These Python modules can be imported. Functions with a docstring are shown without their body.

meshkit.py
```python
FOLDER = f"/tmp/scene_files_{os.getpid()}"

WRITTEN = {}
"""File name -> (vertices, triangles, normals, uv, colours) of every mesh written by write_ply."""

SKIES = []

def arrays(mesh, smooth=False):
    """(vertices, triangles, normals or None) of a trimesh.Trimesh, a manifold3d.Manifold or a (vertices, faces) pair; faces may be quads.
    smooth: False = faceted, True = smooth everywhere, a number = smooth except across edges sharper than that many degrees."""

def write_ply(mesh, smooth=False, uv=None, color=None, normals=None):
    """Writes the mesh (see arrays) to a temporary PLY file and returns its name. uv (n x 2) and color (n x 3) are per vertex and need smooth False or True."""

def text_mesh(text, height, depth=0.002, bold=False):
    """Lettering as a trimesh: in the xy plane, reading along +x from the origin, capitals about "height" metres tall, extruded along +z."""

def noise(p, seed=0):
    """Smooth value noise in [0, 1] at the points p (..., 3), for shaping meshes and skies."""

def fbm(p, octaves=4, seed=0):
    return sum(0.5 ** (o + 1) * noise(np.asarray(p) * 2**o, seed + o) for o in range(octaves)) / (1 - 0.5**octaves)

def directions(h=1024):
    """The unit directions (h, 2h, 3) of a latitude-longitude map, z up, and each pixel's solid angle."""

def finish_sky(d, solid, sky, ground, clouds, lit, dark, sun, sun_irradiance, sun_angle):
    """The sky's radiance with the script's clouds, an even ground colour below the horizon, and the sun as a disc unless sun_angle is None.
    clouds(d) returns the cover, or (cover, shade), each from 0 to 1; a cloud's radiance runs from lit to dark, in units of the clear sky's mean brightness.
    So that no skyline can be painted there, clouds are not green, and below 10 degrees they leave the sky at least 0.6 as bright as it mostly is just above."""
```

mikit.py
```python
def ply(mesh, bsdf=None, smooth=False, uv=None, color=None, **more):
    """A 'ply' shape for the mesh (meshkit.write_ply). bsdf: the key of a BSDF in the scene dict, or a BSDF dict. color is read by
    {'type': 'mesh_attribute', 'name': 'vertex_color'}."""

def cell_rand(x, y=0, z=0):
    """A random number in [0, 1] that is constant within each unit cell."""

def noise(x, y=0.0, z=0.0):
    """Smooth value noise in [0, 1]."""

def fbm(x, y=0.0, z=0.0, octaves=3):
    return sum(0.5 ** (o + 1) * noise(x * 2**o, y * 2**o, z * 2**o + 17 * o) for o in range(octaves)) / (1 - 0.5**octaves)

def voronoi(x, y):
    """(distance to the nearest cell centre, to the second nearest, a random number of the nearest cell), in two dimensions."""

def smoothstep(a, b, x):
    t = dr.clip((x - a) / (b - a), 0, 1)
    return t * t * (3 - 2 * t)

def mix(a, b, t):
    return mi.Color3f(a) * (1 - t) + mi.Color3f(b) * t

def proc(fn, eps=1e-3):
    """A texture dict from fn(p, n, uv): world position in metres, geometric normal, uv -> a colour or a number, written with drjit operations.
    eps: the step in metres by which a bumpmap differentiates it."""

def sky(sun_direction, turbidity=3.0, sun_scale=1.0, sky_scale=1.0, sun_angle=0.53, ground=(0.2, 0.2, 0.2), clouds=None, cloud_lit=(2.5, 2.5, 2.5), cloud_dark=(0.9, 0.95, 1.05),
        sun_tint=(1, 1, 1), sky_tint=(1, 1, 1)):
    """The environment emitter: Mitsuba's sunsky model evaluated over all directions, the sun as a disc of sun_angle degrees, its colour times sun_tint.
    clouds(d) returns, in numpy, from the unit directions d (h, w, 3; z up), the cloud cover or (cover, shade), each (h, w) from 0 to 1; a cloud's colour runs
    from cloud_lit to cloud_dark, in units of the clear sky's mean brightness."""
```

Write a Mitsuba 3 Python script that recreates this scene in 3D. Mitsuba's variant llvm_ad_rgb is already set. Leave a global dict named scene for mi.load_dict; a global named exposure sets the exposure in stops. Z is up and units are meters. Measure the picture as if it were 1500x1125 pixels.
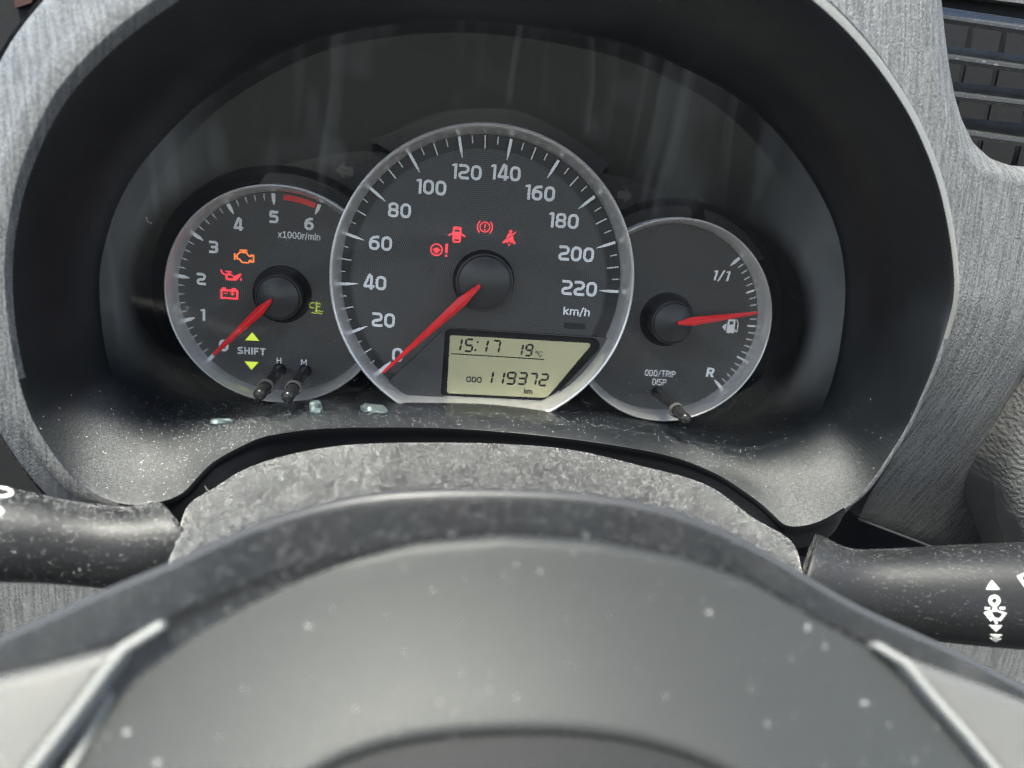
import math, random
import numpy as np, trimesh, mitsuba as mi, drjit as dr
import mikit, meshkit
from mikit import ply, proc, noise, fbm, voronoi, smoothstep, mix, cell_rand
from scipy.spatial import Delaunay
from scipy.interpolate import CubicSpline
from shapely.geometry import Polygon, LineString, Point, box, MultiPolygon
from shapely import affinity, union_all, contains_xy
import shapely

random.seed(3)
rng = np.random.default_rng(7)
T = mi.ScalarTransform4f
scene, labels = {}, {}

# ------------------------------------------------------------------ camera, sky, exposure
F_PX, CX, CY = 1127.0, 750.0, 562.5
CAM = np.array([-0.02568, -0.36, 0.04324])
YAW, PIT, ROL = 0.12017, 0.25076, 0.08376


def camera_axes():
    fw = np.array([math.sin(YAW) * math.cos(PIT), math.cos(YAW) * math.cos(PIT), -math.sin(PIT)])
    r = np.cross(fw, [0, 0, 1]); r /= np.linalg.norm(r)
    u = np.cross(r, fw)
    return r * math.cos(ROL) + u * math.sin(ROL), u * math.cos(ROL) - r * math.sin(ROL), fw


R_, U_, FW = camera_axes()
scene['camera'] = {'type': 'thinlens', 'to_world': T().look_at(origin=CAM.tolist(), target=(CAM + FW).tolist(), up=U_.tolist()),
                   'fov': math.degrees(2 * math.atan(750 / F_PX)), 'fov_axis': 'x', 'aperture_radius': 0.0017, 'focus_distance': 0.338,
                   'near_clip': 0.01, 'far_clip': 50.0}
SUN = (-0.16, -0.42, 0.88)
scene['sky'] = mikit.sky(SUN, turbidity=3, sun_scale=0.6, sky_scale=1.2, sun_angle=10, sun_tint=(0.85, 1.0, 1.13), sky_tint=(1.34, 1.05, 0.80), ground=(0.05, 0.05, 0.05))
exposure = 3.55


def ray(px, py):
    d = R_ * ((px - CX) / F_PX) - U_ * ((py - CY) / F_PX) + FW
    return d


def at(px, py, y):
    d = ray(px, py)
    return CAM + d * ((y - CAM[1]) / d[1])


def at_plane(px, py, p0, n):
    d = ray(px, py)
    return CAM + d * (np.dot(np.subtract(p0, CAM), n) / np.dot(d, n))


def pix(p):
    d = np.asarray(p) - CAM
    z = d @ FW
    return CX + F_PX * (d @ R_) / z, CY - F_PX * (d @ U_) / z


# ------------------------------------------------------------------ bookkeeping
def key_for(name, parent=None):
    base = (parent + '__' if parent else '') + name
    k, i = base, 0
    while k in scene or k in labels or any(s.startswith(k + '__') for s in scene):
        i += 1
        k = f'{base}_{i:03d}'
    return k


def thing(name, label, cat, group=None, kind=None):
    k = key_for(name)
    labels[k] = {'label': label, 'category': cat}
    if group: labels[k]['group'] = group
    if kind: labels[k]['kind'] = kind
    return k


USED = set()


def add(name, mesh, bsdf, parent, smooth=False, label=None, kind=None, emit=None, **kw):
    base = (parent + '__' if parent else '') + name
    k, i = base, 0
    while k in USED:
        i += 1
        k = f'{base}_{i:03d}'
    USED.add(k)
    d = ply(mesh, bsdf, smooth=smooth, **kw)
    if emit is not None:
        d['emitter'] = {'type': 'area', 'radiance': {'type': 'rgb', 'value': list(emit)}}
    scene[k] = d
    if label or kind:
        labels[k] = {}
        if label: labels[k]['label'] = label
        if kind: labels[k]['kind'] = kind
    return k


# ------------------------------------------------------------------ mesh helpers
def tri_mesh(v, f):
    return trimesh.Trimesh(np.asarray(v, float), np.asarray(f, int), process=False)


def loft(loops, closed=True, cap0=False, cap1=False, flip=False):
    L = np.asarray(loops, float)
    m, n, _ = L.shape
    f = []
    for i in range(m - 1):
        for j in range(n if closed else n - 1):
            a, b = i * n + j, i * n + (j + 1) % n
            c, d = a + n, b + n
            f += [[a, b, d], [a, d, c]]
    v = L.reshape(-1, 3)
    if cap0:
        v = np.vstack([v, L[0].mean(0)]); c = len(v) - 1
        f += [[c, (j + 1) % n, j] for j in range(n)]
    if cap1:
        v = np.vstack([v, L[-1].mean(0)]); c = len(v) - 1
        o = (m - 1) * n
        f += [[c, o + j, o + (j + 1) % n] for j in range(n)]
    f = np.array(f)
    return tri_mesh(v, f[:, ::-1] if flip else f)


def lathe(profile, c, n=96):
    """profile [(r, y)], turned round the y axis through c=(x, z); the front (small y) faces the viewer"""
    t = np.linspace(0, 2 * math.pi, n, endpoint=False)
    loops = [np.stack([c[0] + r * np.cos(t), np.full(n, y), c[1] + r * np.sin(t)], 1) for r, y in profile]
    return loft(loops)


def extrude(poly, y_front, thick=0.0003):
    """a shapely shape in (x, z) as a slab facing the viewer"""
    out = []
    for g in getattr(poly, 'geoms', [poly]):
        if g.is_empty or g.area < 1e-10: continue
        m = trimesh.creation.extrude_polygon(g, thick, engine='earcut')
        v = m.vertices
        m.vertices = np.stack([v[:, 0], y_front + thick - v[:, 2], v[:, 1]], 1)
        out.append(m)
    return trimesh.util.concatenate(out)


def concat(ms):
    return trimesh.util.concatenate(ms)


def fill_points(poly, step):
    x0, y0, x1, y1 = poly.bounds
    g = np.stack(np.meshgrid(np.arange(x0, x1, step), np.arange(y0, y1, step)), -1).reshape(-1, 2)
    g[:, 0] += (np.floor((g[:, 1] - y0) / step) % 2) * step / 2
    inner = poly.buffer(-0.45 * step)
    return g[contains_xy(inner, g[:, 0], g[:, 1])]


def ring_points(poly, step):
    rings = []
    for r in [poly.exterior, *poly.interiors]:
        n = max(8, int(r.length / step))
        rings.append(np.array([r.interpolate(i / n, normalized=True).coords[0] for i in range(n)]))
    return rings


def triangulate(poly, step, inner=()):
    rings = ring_points(poly, min(step, inner[0] * 3) if inner else step)
    extra, core = [], poly
    for d in inner:
        core = poly.buffer(-d)
        for g in getattr(core, 'geoms', [core]):
            if not g.is_empty: extra += ring_points(g, min(step, inner[0] * 3))
    pts = np.vstack(rings + extra + [fill_points(core, step)])
    d = Delaunay(pts)
    c = pts[d.simplices].mean(1)
    keep = contains_xy(poly.buffer(1e-7), c[:, 0], c[:, 1])
    f = d.simplices[keep]
    a, b, cc = pts[f[:, 0]], pts[f[:, 1]], pts[f[:, 2]]
    area = (b[:, 0] - a[:, 0]) * (cc[:, 1] - a[:, 1]) - (b[:, 1] - a[:, 1]) * (cc[:, 0] - a[:, 0])
    f = np.where((area < 0)[:, None], f[:, ::-1], f)
    return pts, f[np.abs(area) > 1e-14], rings


def with_skirt(v3, f, rings, offset):
    """adds a wall down from each boundary ring along the vector(s) offset"""
    v, faces, at0 = [np.asarray(v3)], [np.asarray(f)], 0
    total = len(v3)
    for r in rings:
        n = len(r)
        idx = np.arange(at0, at0 + n)
        v.append(np.asarray(v3)[idx]); v.append(np.asarray(v3)[idx] + offset)
        a = total + np.arange(n); b = total + n + np.arange(n)
        j = (np.arange(n) + 1) % n
        faces.append(np.vstack([np.stack([a, b, b[j]], 1), np.stack([a, b[j], a[j]], 1)]))
        total += 2 * n; at0 += n
    return tri_mesh(np.vstack(v), np.vstack(faces))


def pillow(poly, step, r, frame, dome=0.0, skirt=0.004, h=None, bend=0.0, crown=0.0):
    """a plate with rounded edges of radius r: poly in plane coordinates, frame=(origin, ex, ey, n)"""
    o, ex, ey, n = [np.asarray(a, float) for a in frame]
    pts, f, rings = triangulate(poly, step, [r * q for q in (0.06, 0.2, 0.42, 0.7, 1.0)])
    nb = sum(len(q) for q in rings)
    dist = shapely.distance(poly.boundary, shapely.points(pts))
    dist[:nb] = 0
    d = np.clip(dist, 0, r)
    hh = np.sqrt(np.maximum(r * r - (r - d) ** 2, 0))
    if h is not None: hh = hh * h / r
    hh = hh + dome * (1 - np.exp(-dist / 0.02))
    hh = hh + bend * np.minimum(pts[:, 1], 0) ** 2 - crown * (pts[:, 0] - 0.012) ** 2
    v = o + pts[:, :1] * ex + pts[:, 1:] * ey + hh[:, None] * n
    return with_skirt(v, f, rings, -n * skirt)


def smooth_closed(pts, n):
    p = np.asarray(pts, float)
    q = np.vstack([p, p[:1]])
    t = np.concatenate([[0], np.cumsum(np.linalg.norm(np.diff(q[:, :2], axis=0), axis=1) ** 0.5 + 1e-9)])
    return CubicSpline(t, q, bc_type='periodic')(np.linspace(0, t[-1], n, endpoint=False))


def smooth_open(pts, n):
    p = np.asarray(pts, float)
    t = np.concatenate([[0], np.cumsum(np.linalg.norm(np.diff(p[:, :2], axis=0), axis=1) ** 0.7 + 1e-9)])
    return CubicSpline(t, p)(np.linspace(0, t[-1], n))


# ------------------------------------------------------------------ materials
def mat(name, d, two=True):
    scene[name] = {'type': 'twosided', 'bsdf': d} if two else d
    return name


def rgb(*c):
    return {'type': 'rgb', 'value': list(c)}


def pr(base, rough, **k):
    return {'type': 'principled', 'base_color': base if isinstance(base, dict) else rgb(*base), 'roughness': rough, **k}


def bump(d, fn, eps, scale=1.0):
    return {'type': 'bumpmap', 'arbitrary': proc(fn, eps), 'scale': scale, 'bsdf': d}


def grain_fine(p, n, uv):      # pebbled plastic, about half a millimetre
    return 0.00006 * fbm(p.x * 1600, p.y * 1600, p.z * 1600, 2)


def lines(p):
    w = 0.5 * noise(p.x * 90, p.y * 90, p.z * 160)
    return 0.5 * noise((p.x + 0.5 * p.y) * 1500 + w, p.z * 120, 3.0) + 0.5 * noise((p.x + 0.5 * p.y) * 2600, p.z * 1500, 9.0)


def grain_line(p, n, uv):      # dashboard skin: wavy upright lines
    return 0.00040 * lines(p) + 0.00012 * noise(p.x * 2300, p.y * 2300, p.z * 900)


def grain_pebble(p, n, uv):    # leather-like side pad
    return 0.00022 * smoothstep(0.40, 0.65, noise(p.x * 950, p.y * 500, p.z * 800)) + 0.00004 * noise(p.x * 1900, 0, p.z * 1900)


def specks(p, s, lo, hi):
    return smoothstep(lo, hi, noise(p.x * s, p.y * s, p.z * s))


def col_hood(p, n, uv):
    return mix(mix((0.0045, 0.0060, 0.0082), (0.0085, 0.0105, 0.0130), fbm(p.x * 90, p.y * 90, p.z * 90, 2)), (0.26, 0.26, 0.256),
               smoothstep(0.25, 0.85, n.z) * (0.45 + 0.4 * specks(p, 2600, 0.35, 0.8)) * (0.4 + 0.6 * noise(p.x * 45, p.y * 45, p.z * 45)) * (0.22 + 0.78 * smoothstep(0.07, 0.14, dr.abs(p.x))) * smoothstep(-0.03, -0.062, p.y))   # settled dust, heavier at the corners to paint in the ledge sheen


def col_dash(p, n, uv):
    d = specks(p, 2200, 0.70, 0.9) * (0.4 + 0.6 * noise(p.x * 60, p.y * 60, p.z * 60))
    b = fbm(p.x * 25, p.y * 25, p.z * 25, 2)
    return mix((0.070, 0.071, 0.073), (0.185, 0.187, 0.189), smoothstep(0.1, 0.9, lines(p)) * 0.85 + 0.15 * b) + 0.06 * d  # paler grain lines: the sheen on the ridges put into the colour


def col_cover(p, n, uv):       # column cover under a coat of pale dust
    a = specks(p, 1500, 0.45, 0.78)
    c = specks(p, 2700, 0.38, 0.80)
    t = fbm(p.x * 60, p.y * 60, p.z * 60, 3)
    return mix((0.014, 0.014, 0.015), (0.115, 0.114, 0.113), (0.35 * a * a + 0.55 * c) * (0.5 + 0.5 * t))


def col_stalk(p, n, uv):
    a = specks(p, 1300, 0.72, 0.9) * smoothstep(0.25, 0.7, fbm(p.x * 70, p.y * 70, p.z * 70, 2))
    return mix((0.010, 0.010, 0.011), (0.16, 0.16, 0.155), 0.45 * a)


def col_wheel(p, n, uv):
    a = specks(p, 1500, 0.72, 0.92)
    return mix((0.018, 0.0188, 0.020), (0.22, 0.22, 0.22), 0.7 * a)


def col_pad(p, n, uv):
    a = smoothstep(0.93, 0.98, noise(p.x * 420, p.y * 420, p.z * 420))
    t = fbm(p.x * 40, p.y * 40, p.z * 40, 2)
    return mix(mix((0.034, 0.0358, 0.0362), (0.041, 0.0428, 0.043), t), (0.5, 0.5, 0.5), 0.5 * a)


GROOVE = 0.00085


def dial_color(cx, cz, dark, lite):
    def fn(p, n, uv):
        r = dr.sqrt(dr.square(p.x - cx) + dr.square(p.z - cz))
        w = 0.5 + 0.5 * dr.sin(r * (2 * math.pi / GROOVE))
        return mix(dark, lite, w * 0.8 + 0.2 * noise(p.x * 3000, 0, p.z * 3000))
    return fn


SIDE_X, SIDE_Z = 0.0924, -0.014
FACE_D, FACE_L = (0.032, 0.0312, 0.0303), (0.090, 0.088, 0.085)
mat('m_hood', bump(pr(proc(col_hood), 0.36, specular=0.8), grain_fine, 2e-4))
mat('m_rim_highlight', pr((0.20, 0.197, 0.18), 0.28, specular=0.8))
mat('m_lip', bump(pr((0.008, 0.009, 0.011), 0.4), grain_fine, 2e-4))
mat('m_dash', bump(pr(proc(col_dash), 0.48, specular=0.5), grain_line, 2e-4))
mat('m_pad', bump(pr((0.10, 0.099, 0.096), 0.5), grain_pebble, 2e-4))
mat('m_cover', pr(proc(col_cover), 0.75, specular=0.2))
mat('m_stalk', bump(pr(proc(col_stalk), 0.5, specular=0.6), grain_fine, 2e-4, 0.4))
mat('m_wheel', bump(pr(proc(col_wheel), 0.36, specular=0.6), grain_fine, 2e-4))
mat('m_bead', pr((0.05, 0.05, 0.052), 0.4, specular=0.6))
mat('m_horn', pr(proc(col_pad), 0.48, specular=0.34))
mat('m_badge', pr((0.020, 0.020, 0.022), 0.6, specular=0.2))
mat('m_cloth', pr((0.55, 0.55, 0.55), 0.9))
mat('m_rust', pr((0.05, 0.015, 0.011), 0.6))
mat('m_silver', pr((0.145, 0.142, 0.135), 0.45, metallic=0.2))
mat('m_trim_edge', pr((0.30, 0.30, 0.285), 0.3, specular=0.8))
mat('m_bezel', pr((0.84, 0.82, 0.785), 0.3, metallic=0.62))
mat('m_black', pr((0.012, 0.012, 0.013), 0.45))
mat('m_deep', pr((0.006, 0.006, 0.007), 0.8))
mat('m_housing', pr((0.007, 0.008, 0.0085), 0.8, specular=0.1))
mat('m_shoulder', pr((0.026, 0.026, 0.026), 0.7, specular=0.2))
mat('m_plate', pr((0.062, 0.062, 0.061), 0.5))
mat('m_face_speed', pr(proc(dial_color(0, 0, FACE_D, FACE_L)), 0.5))
mat('m_face_tach', pr(proc(dial_color(-SIDE_X, SIDE_Z, FACE_D, FACE_L)), 0.5))
mat('m_face_fuel', pr(proc(dial_color(SIDE_X, SIDE_Z, FACE_D, FACE_L)), 0.5))
mat('m_band', pr((0.022, 0.022, 0.022), 0.5))
mat('m_white', pr((0.82, 0.82, 0.82), 0.6))
mat('m_tick', pr((0.62, 0.62, 0.62), 0.5))
mat('m_ghost', pr((0.050, 0.047, 0.043), 0.6))
mat('m_redzone', pr((0.75, 0.05, 0.04), 0.5))
mat('m_needle', pr((0.92, 0.03, 0.035), 0.3, specular=0.6))
mat('m_hub', pr((0.040, 0.040, 0.041), 0.36))
mat('m_knob', pr((0.016, 0.016, 0.016), 0.28, specular=0.5))
mat('m_lcd', pr((0.54, 0.50, 0.29), 0.5))
mat('m_seg', pr((0.012, 0.013, 0.010), 0.5))
mat('m_lamp', {'type': 'diffuse', 'reflectance': rgb(0.2, 0.2, 0.2)})
mat('m_red_lit', {'type': 'diffuse', 'reflectance': rgb(0.4, 0.02, 0.02)})
mat('m_print', pr((0.80, 0.80, 0.77), 0.5))
mat('m_dust', {'type': 'diffuse', 'reflectance': rgb(0.85, 0.84, 0.82)})
mat('m_dust_dull', {'type': 'diffuse', 'reflectance': rgb(0.28, 0.28, 0.275)})
mat('m_lens', {'type': 'thindielectric', 'int_ior': 1.27}, two=False)
scene['m_glass_clear'] = {'type': 'dielectric', 'int_ior': 1.52, 'specular_transmittance': rgb(0.90, 0.985, 0.96)}
scene['m_glass_frost'] = {'type': 'twosided', 'bsdf': {'type': 'diffuse', 'reflectance': rgb(0.66, 0.76, 0.72)}}
mat('m_glass', {'type': 'blendbsdf', 'weight': proc(lambda p, n, uv: 0.10 + 0.5 * smoothstep(0.5, 0.75, noise(p.x * 500, p.y * 500, p.z * 500))), 'a': {'type': 'ref', 'id': 'm_glass_clear'}, 'b': {'type': 'ref', 'id': 'm_glass_frost'}}, two=False)
def smear(p, n, uv):      # wiped, streaky dust on the cover
    st = noise(p.x * 330 + 3 * noise(p.x * 30, 0, p.z * 25), p.z * 11, 1.0)
    st2 = noise(p.x * 120, p.z * 14, 7.0)
    pat = smoothstep(0.55, 0.95, noise(p.x * 110, p.z * 60, 12.0))
    hz = smoothstep(0.10, 0.15, dr.abs(p.x)) * (0.6 + 0.4 * noise(p.x * 90, p.z * 40, 5.0))
    fe = smoothstep(-0.052, -0.010, p.z) * smoothstep(0.0705, 0.079, dr.sqrt(p.x * p.x + p.z * p.z))
    for sx in (-SIDE_X, SIDE_X):
        fe = fe * smoothstep(0.0505, 0.060, dr.sqrt(dr.square(p.x - sx) + dr.square(p.z - SIDE_Z)))
    return fe * (0.004 + 0.060 * smoothstep(0.45, 0.95, st) * smoothstep(0.3, 0.8, st2) + 0.045 * pat + 0.22 * hz)


scene['m_smear_dust'] = {'type': 'twosided', 'bsdf': {'type': 'diffuse', 'reflectance': rgb(0.7, 0.72, 0.72)}}
scene['m_smear_clear'] = {'type': 'null'}
mat('m_smear', {'type': 'blendbsdf', 'weight': proc(smear), 'a': {'type': 'ref', 'id': 'm_smear_clear'}, 'b': {'type': 'ref', 'id': 'm_smear_dust'}}, two=False)
mat('m_clear_ring', pr((0.10, 0.098, 0.092), 0.25, specular=0.6))
mat('m_slat', pr(proc(lambda p, n, uv: mix((0.035, 0.036, 0.037), (0.3, 0.3, 0.29), 0.5 * specks(p, 1200, 0.78, 0.9))), 0.4))

# ================================================================== gauge hood
#  A: edge of the clear lens, B: crest of the hood rim (both as pixels of the photograph, put at their depth), c: class of the station
ST = [(142, 422, 5, 407, 'L'), (147, 369, 10, 330, 'L'), (169, 298, 24, 262, 'L'), (200, 244, 44, 205, 'L'), (249, 187, 78, 137, 'L'), (311, 133, 130, 76, 'L'),
      (400, 80, 215, 5, 'L'), (500, 44, 350, -70, 'T'), (633, 27, 560, -130, 'T'), (717, 28, 720, -142, 'T'), (800, 38, 880, -130, 'T'), (900, 58, 1050, -78, 'T'),
      (990, 90, 1190, 0, 'R'), (1092, 148, 1290, 105, 'R'), (1160, 215, 1345, 195, 'R'), (1212, 296, 1378, 285, 'R'), (1238, 380, 1395, 380, 'R'), (1241, 440, 1393, 455, 'R'),
      (1233, 510, 1370, 530, 'R'), (1221, 560, 1338, 605, 'R'), (1205, 600, 1300, 670, 'R'), (1185, 624, 1262, 722, 'R'), (1156, 640, 1214, 757, 'B'), (1130, 649, 1183, 769, 'B'),
      (1105, 654, 1156, 771, 'B'), (1075, 654, 1140, 761, 'B'), (1046, 651, 1118, 740, 'B'), (1020, 647, 1070, 706, 'B'), (986, 640, 1034, 687, 'B'), (950, 634, 998, 673, 'B'),
      (880, 622, 950, 661, 'B'), (800, 612, 850, 645, 'B'), (700, 604, 740, 633, 'B'), (600, 601, 640, 627, 'B'), (530, 600, 560, 626, 'B'), (453, 603, 496, 627, 'B'),
      (404, 608, 448, 630, 'B'), (354, 614, 400, 637, 'B'), (330, 616, 374, 644, 'B'), (305, 616, 337, 662, 'B'), (285, 615, 309, 679, 'B'), (265, 612, 289, 699, 'B'),
      (250, 609, 268, 722, 'B'), (235, 604, 240, 734, 'B'), (220, 597, 195, 740, 'B'), (200, 584, 145, 726, 'L'), (180, 568, 104, 697, 'L'), (165, 553, 68, 650, 'L'),
      (155, 530, 39, 595, 'L'), (146, 480, 14, 500, 'L')]


def lens_y(x, z):
    return -0.0245 - 0.13 * (z + 0.06) - 0.10 * x * x


def on_lens(px, py):
    y = -0.03
    for _ in range(12):
        p = at(px, py, y)
        y = lens_y(p[0], p[2])
    return at(px, py, y)


A3 = np.array([on_lens(a, b) for a, b, *_ in ST])


def crest_y(px, py):
    if py > 590:   # the lip below: near the lens in the middle, reaching out to the driver at both corners
        side = min(1.0, abs(px - 690) / 460.0)
        return -0.040 - 0.046 * side ** 2.0
    if py > 420:
        return -0.088
    return -0.088 - 0.012 * min(1, (420 - py) / 500)


B3 = np.array([at(c, d, crest_y(c, d)) for _, _, c, d, _ in ST])
NH = 420
CLS = np.array([[float(c == k) for k in 'LTRB'] for *_, c in ST])
ABW = np.hstack([A3, B3, CLS])
ABW = np.vstack([ABW, ABW[:1]])
_t = np.concatenate([[0], np.cumsum((np.linalg.norm(np.diff(ABW[:, :3], axis=0), axis=1) + np.linalg.norm(np.diff(ABW[:, 3:6], axis=0), axis=1)) ** 0.6)])
from scipy.interpolate import PchipInterpolator, Akima1DInterpolator
_u = np.linspace(0, _t[-1], NH, endpoint=False)
_ext = np.concatenate([_t[:-1] - _t[-1], _t[:-1], _t + _t[-1]])
AB = Akima1DInterpolator(_ext, np.vstack([ABW[:-1], ABW[:-1], ABW]))(_u)
AL, BL = AB[:, :3], AB[:, 3:6]
for _ in range(3):
    AL = (np.roll(AL, 1, 0) + 2 * AL + np.roll(AL, -1, 0)) / 4
    BL = (np.roll(BL, 1, 0) + 2 * BL + np.roll(BL, -1, 0)) / 4
wt = {k: AB[:, 6 + i:7 + i].clip(0, 1) for i, k in enumerate('LTRB')}
for k in wt:
    for _ in range(10): wt[k] = (np.roll(wt[k], 1, 0) + wt[k] * 2 + np.roll(wt[k], -1, 0)) / 4
tot = sum(wt.values())
wt = {k: v / tot for k, v in wt.items()}


def out_normal(L):
    d = np.roll(L, -2, 0) - np.roll(L, 2, 0)
    n = np.stack([-d[:, 2], 0 * d[:, 0], d[:, 0]], 1)
    n /= np.linalg.norm(n, axis=1, keepdims=True) + 1e-12
    x, z = L[:, 0], L[:, 2]
    return n if (x * np.roll(z, -1) - z * np.roll(x, -1)).sum() < 0 else -n


NB = out_normal(BL)
for _ in range(14):
    NB = NB + 0.5 * (np.roll(NB, 1, 0) + np.roll(NB, -1, 0)); NB /= np.linalg.norm(NB, axis=1, keepdims=True)
YV = np.array([0, 1.0, 0])
prof_w = [(0, 0), (0.035, 0.10), (0.08, 0.22), (0.16, 0.36), (0.28, 0.52), (0.42, 0.66), (0.58, 0.79), (0.72, 0.88), (0.84, 0.945), (0.92, 0.98), (0.97, 0.995), (1, 1)]
prof_b = [(0, 0), (0.035, 0.03), (0.08, 0.08), (0.16, 0.16), (0.28, 0.28), (0.42, 0.42), (0.58, 0.585), (0.72, 0.73), (0.84, 0.855), (0.92, 0.935), (0.97, 0.98), (1, 1)]
wb = wt['B']
loops = [AL + np.array([0, 0.03, 0]), AL + np.array([0, 0.004, 0])]
for (f0, g0), (f1, g1) in zip(prof_w, prof_b):
    P = AL + (BL - AL) * f0
    P[:, 1] = AL[:, 1] + (BL[:, 1] - AL[:, 1]) * ((1 - wb[:, 0]) * g0 + wb[:, 0] * g1)
    P[:, 2] += (wb[:, 0] * 0.0015 * math.sin(math.pi * f1) )
    loops.append(P)
# rounded rim
r = wt['L'] * 0.010 + wt['T'] * 0.006 + wt['R'] * 0.0042 + wt['B'] * 0.0022
for a in (20, 40, 60, 80):
    s, c = math.sin(math.radians(a)), 1 - math.cos(math.radians(a))
    loops.append(BL + NB * (r * s) + YV * (r * c) )
split = len(loops) - 5
end = loops[-1]
hood = thing('gauge_hood', 'black plastic hood with deep oval opening around the three round gauges', 'instrument hood')
outer = [loops[-1]]
far = [(0.006, 0.004), (0.014, 0.011), (0.022, 0.021), (0.026, 0.060)]
for k, (o, b) in enumerate(far):
    q = end + wt['L'] * (NB * o + YV * b) + wt['T'] * (NB * o + YV * b) + wt['R'] * (NB * (0.0022 + o * 0.05) + YV * min(b, 0.012)) + wt['B'] * (NB * min(0.010, o * 0.6) * (1 if k < 2 else 1) + YV * (0.0008 * (k + 1)))
    outer.append(q)
shroud_mesh = loft(loops[:split + 1])
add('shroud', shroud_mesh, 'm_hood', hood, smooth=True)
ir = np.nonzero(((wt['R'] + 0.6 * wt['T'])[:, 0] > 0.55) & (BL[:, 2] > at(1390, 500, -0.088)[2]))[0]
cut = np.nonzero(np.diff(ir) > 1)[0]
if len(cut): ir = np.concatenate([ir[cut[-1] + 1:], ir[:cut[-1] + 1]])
band = [np.asarray(L)[ir] + np.array([0, -0.00025, 0]) for L in loops[len(loops) - 5:len(loops) - 2]]  # pale strip over the crest: its sun highlight put in as colour
add('rim_highlight', loft(band, closed=False), 'm_rim_highlight', hood, smooth=True, label='sun highlight painted as a pale strip on the right hood edge')
ib = np.nonzero(wt['B'][:, 0] > 0.5)[0]
jb = np.nonzero(np.diff(ib) > 1)[0]
if len(jb): ib = np.concatenate([ib[jb[-1] + 1:], ib[:jb[-1] + 1]])
io = np.array([i % NH for i in range(ib[-1], ib[0] + NH + 1)]) if ib[0] < ib[-1] else np.arange(ib[-1], ib[0] + 1)
rows = loops[split:] + outer[1:]
pre = [np.asarray(loops[split - k]) - (NB + YV) * 0.00022 * np.minimum(np.clip(5 * wt['L'] - 4.2, -1, 0.8), np.clip((BL[:, 2:] + 0.035) / 0.015, -1, 1)) for k in (3, 2, 1, 0)]
add('outer_rim', loft([np.asarray(L)[io] for L in pre + rows[1:]], closed=False), 'm_dash', hood, smooth=True)
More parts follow.
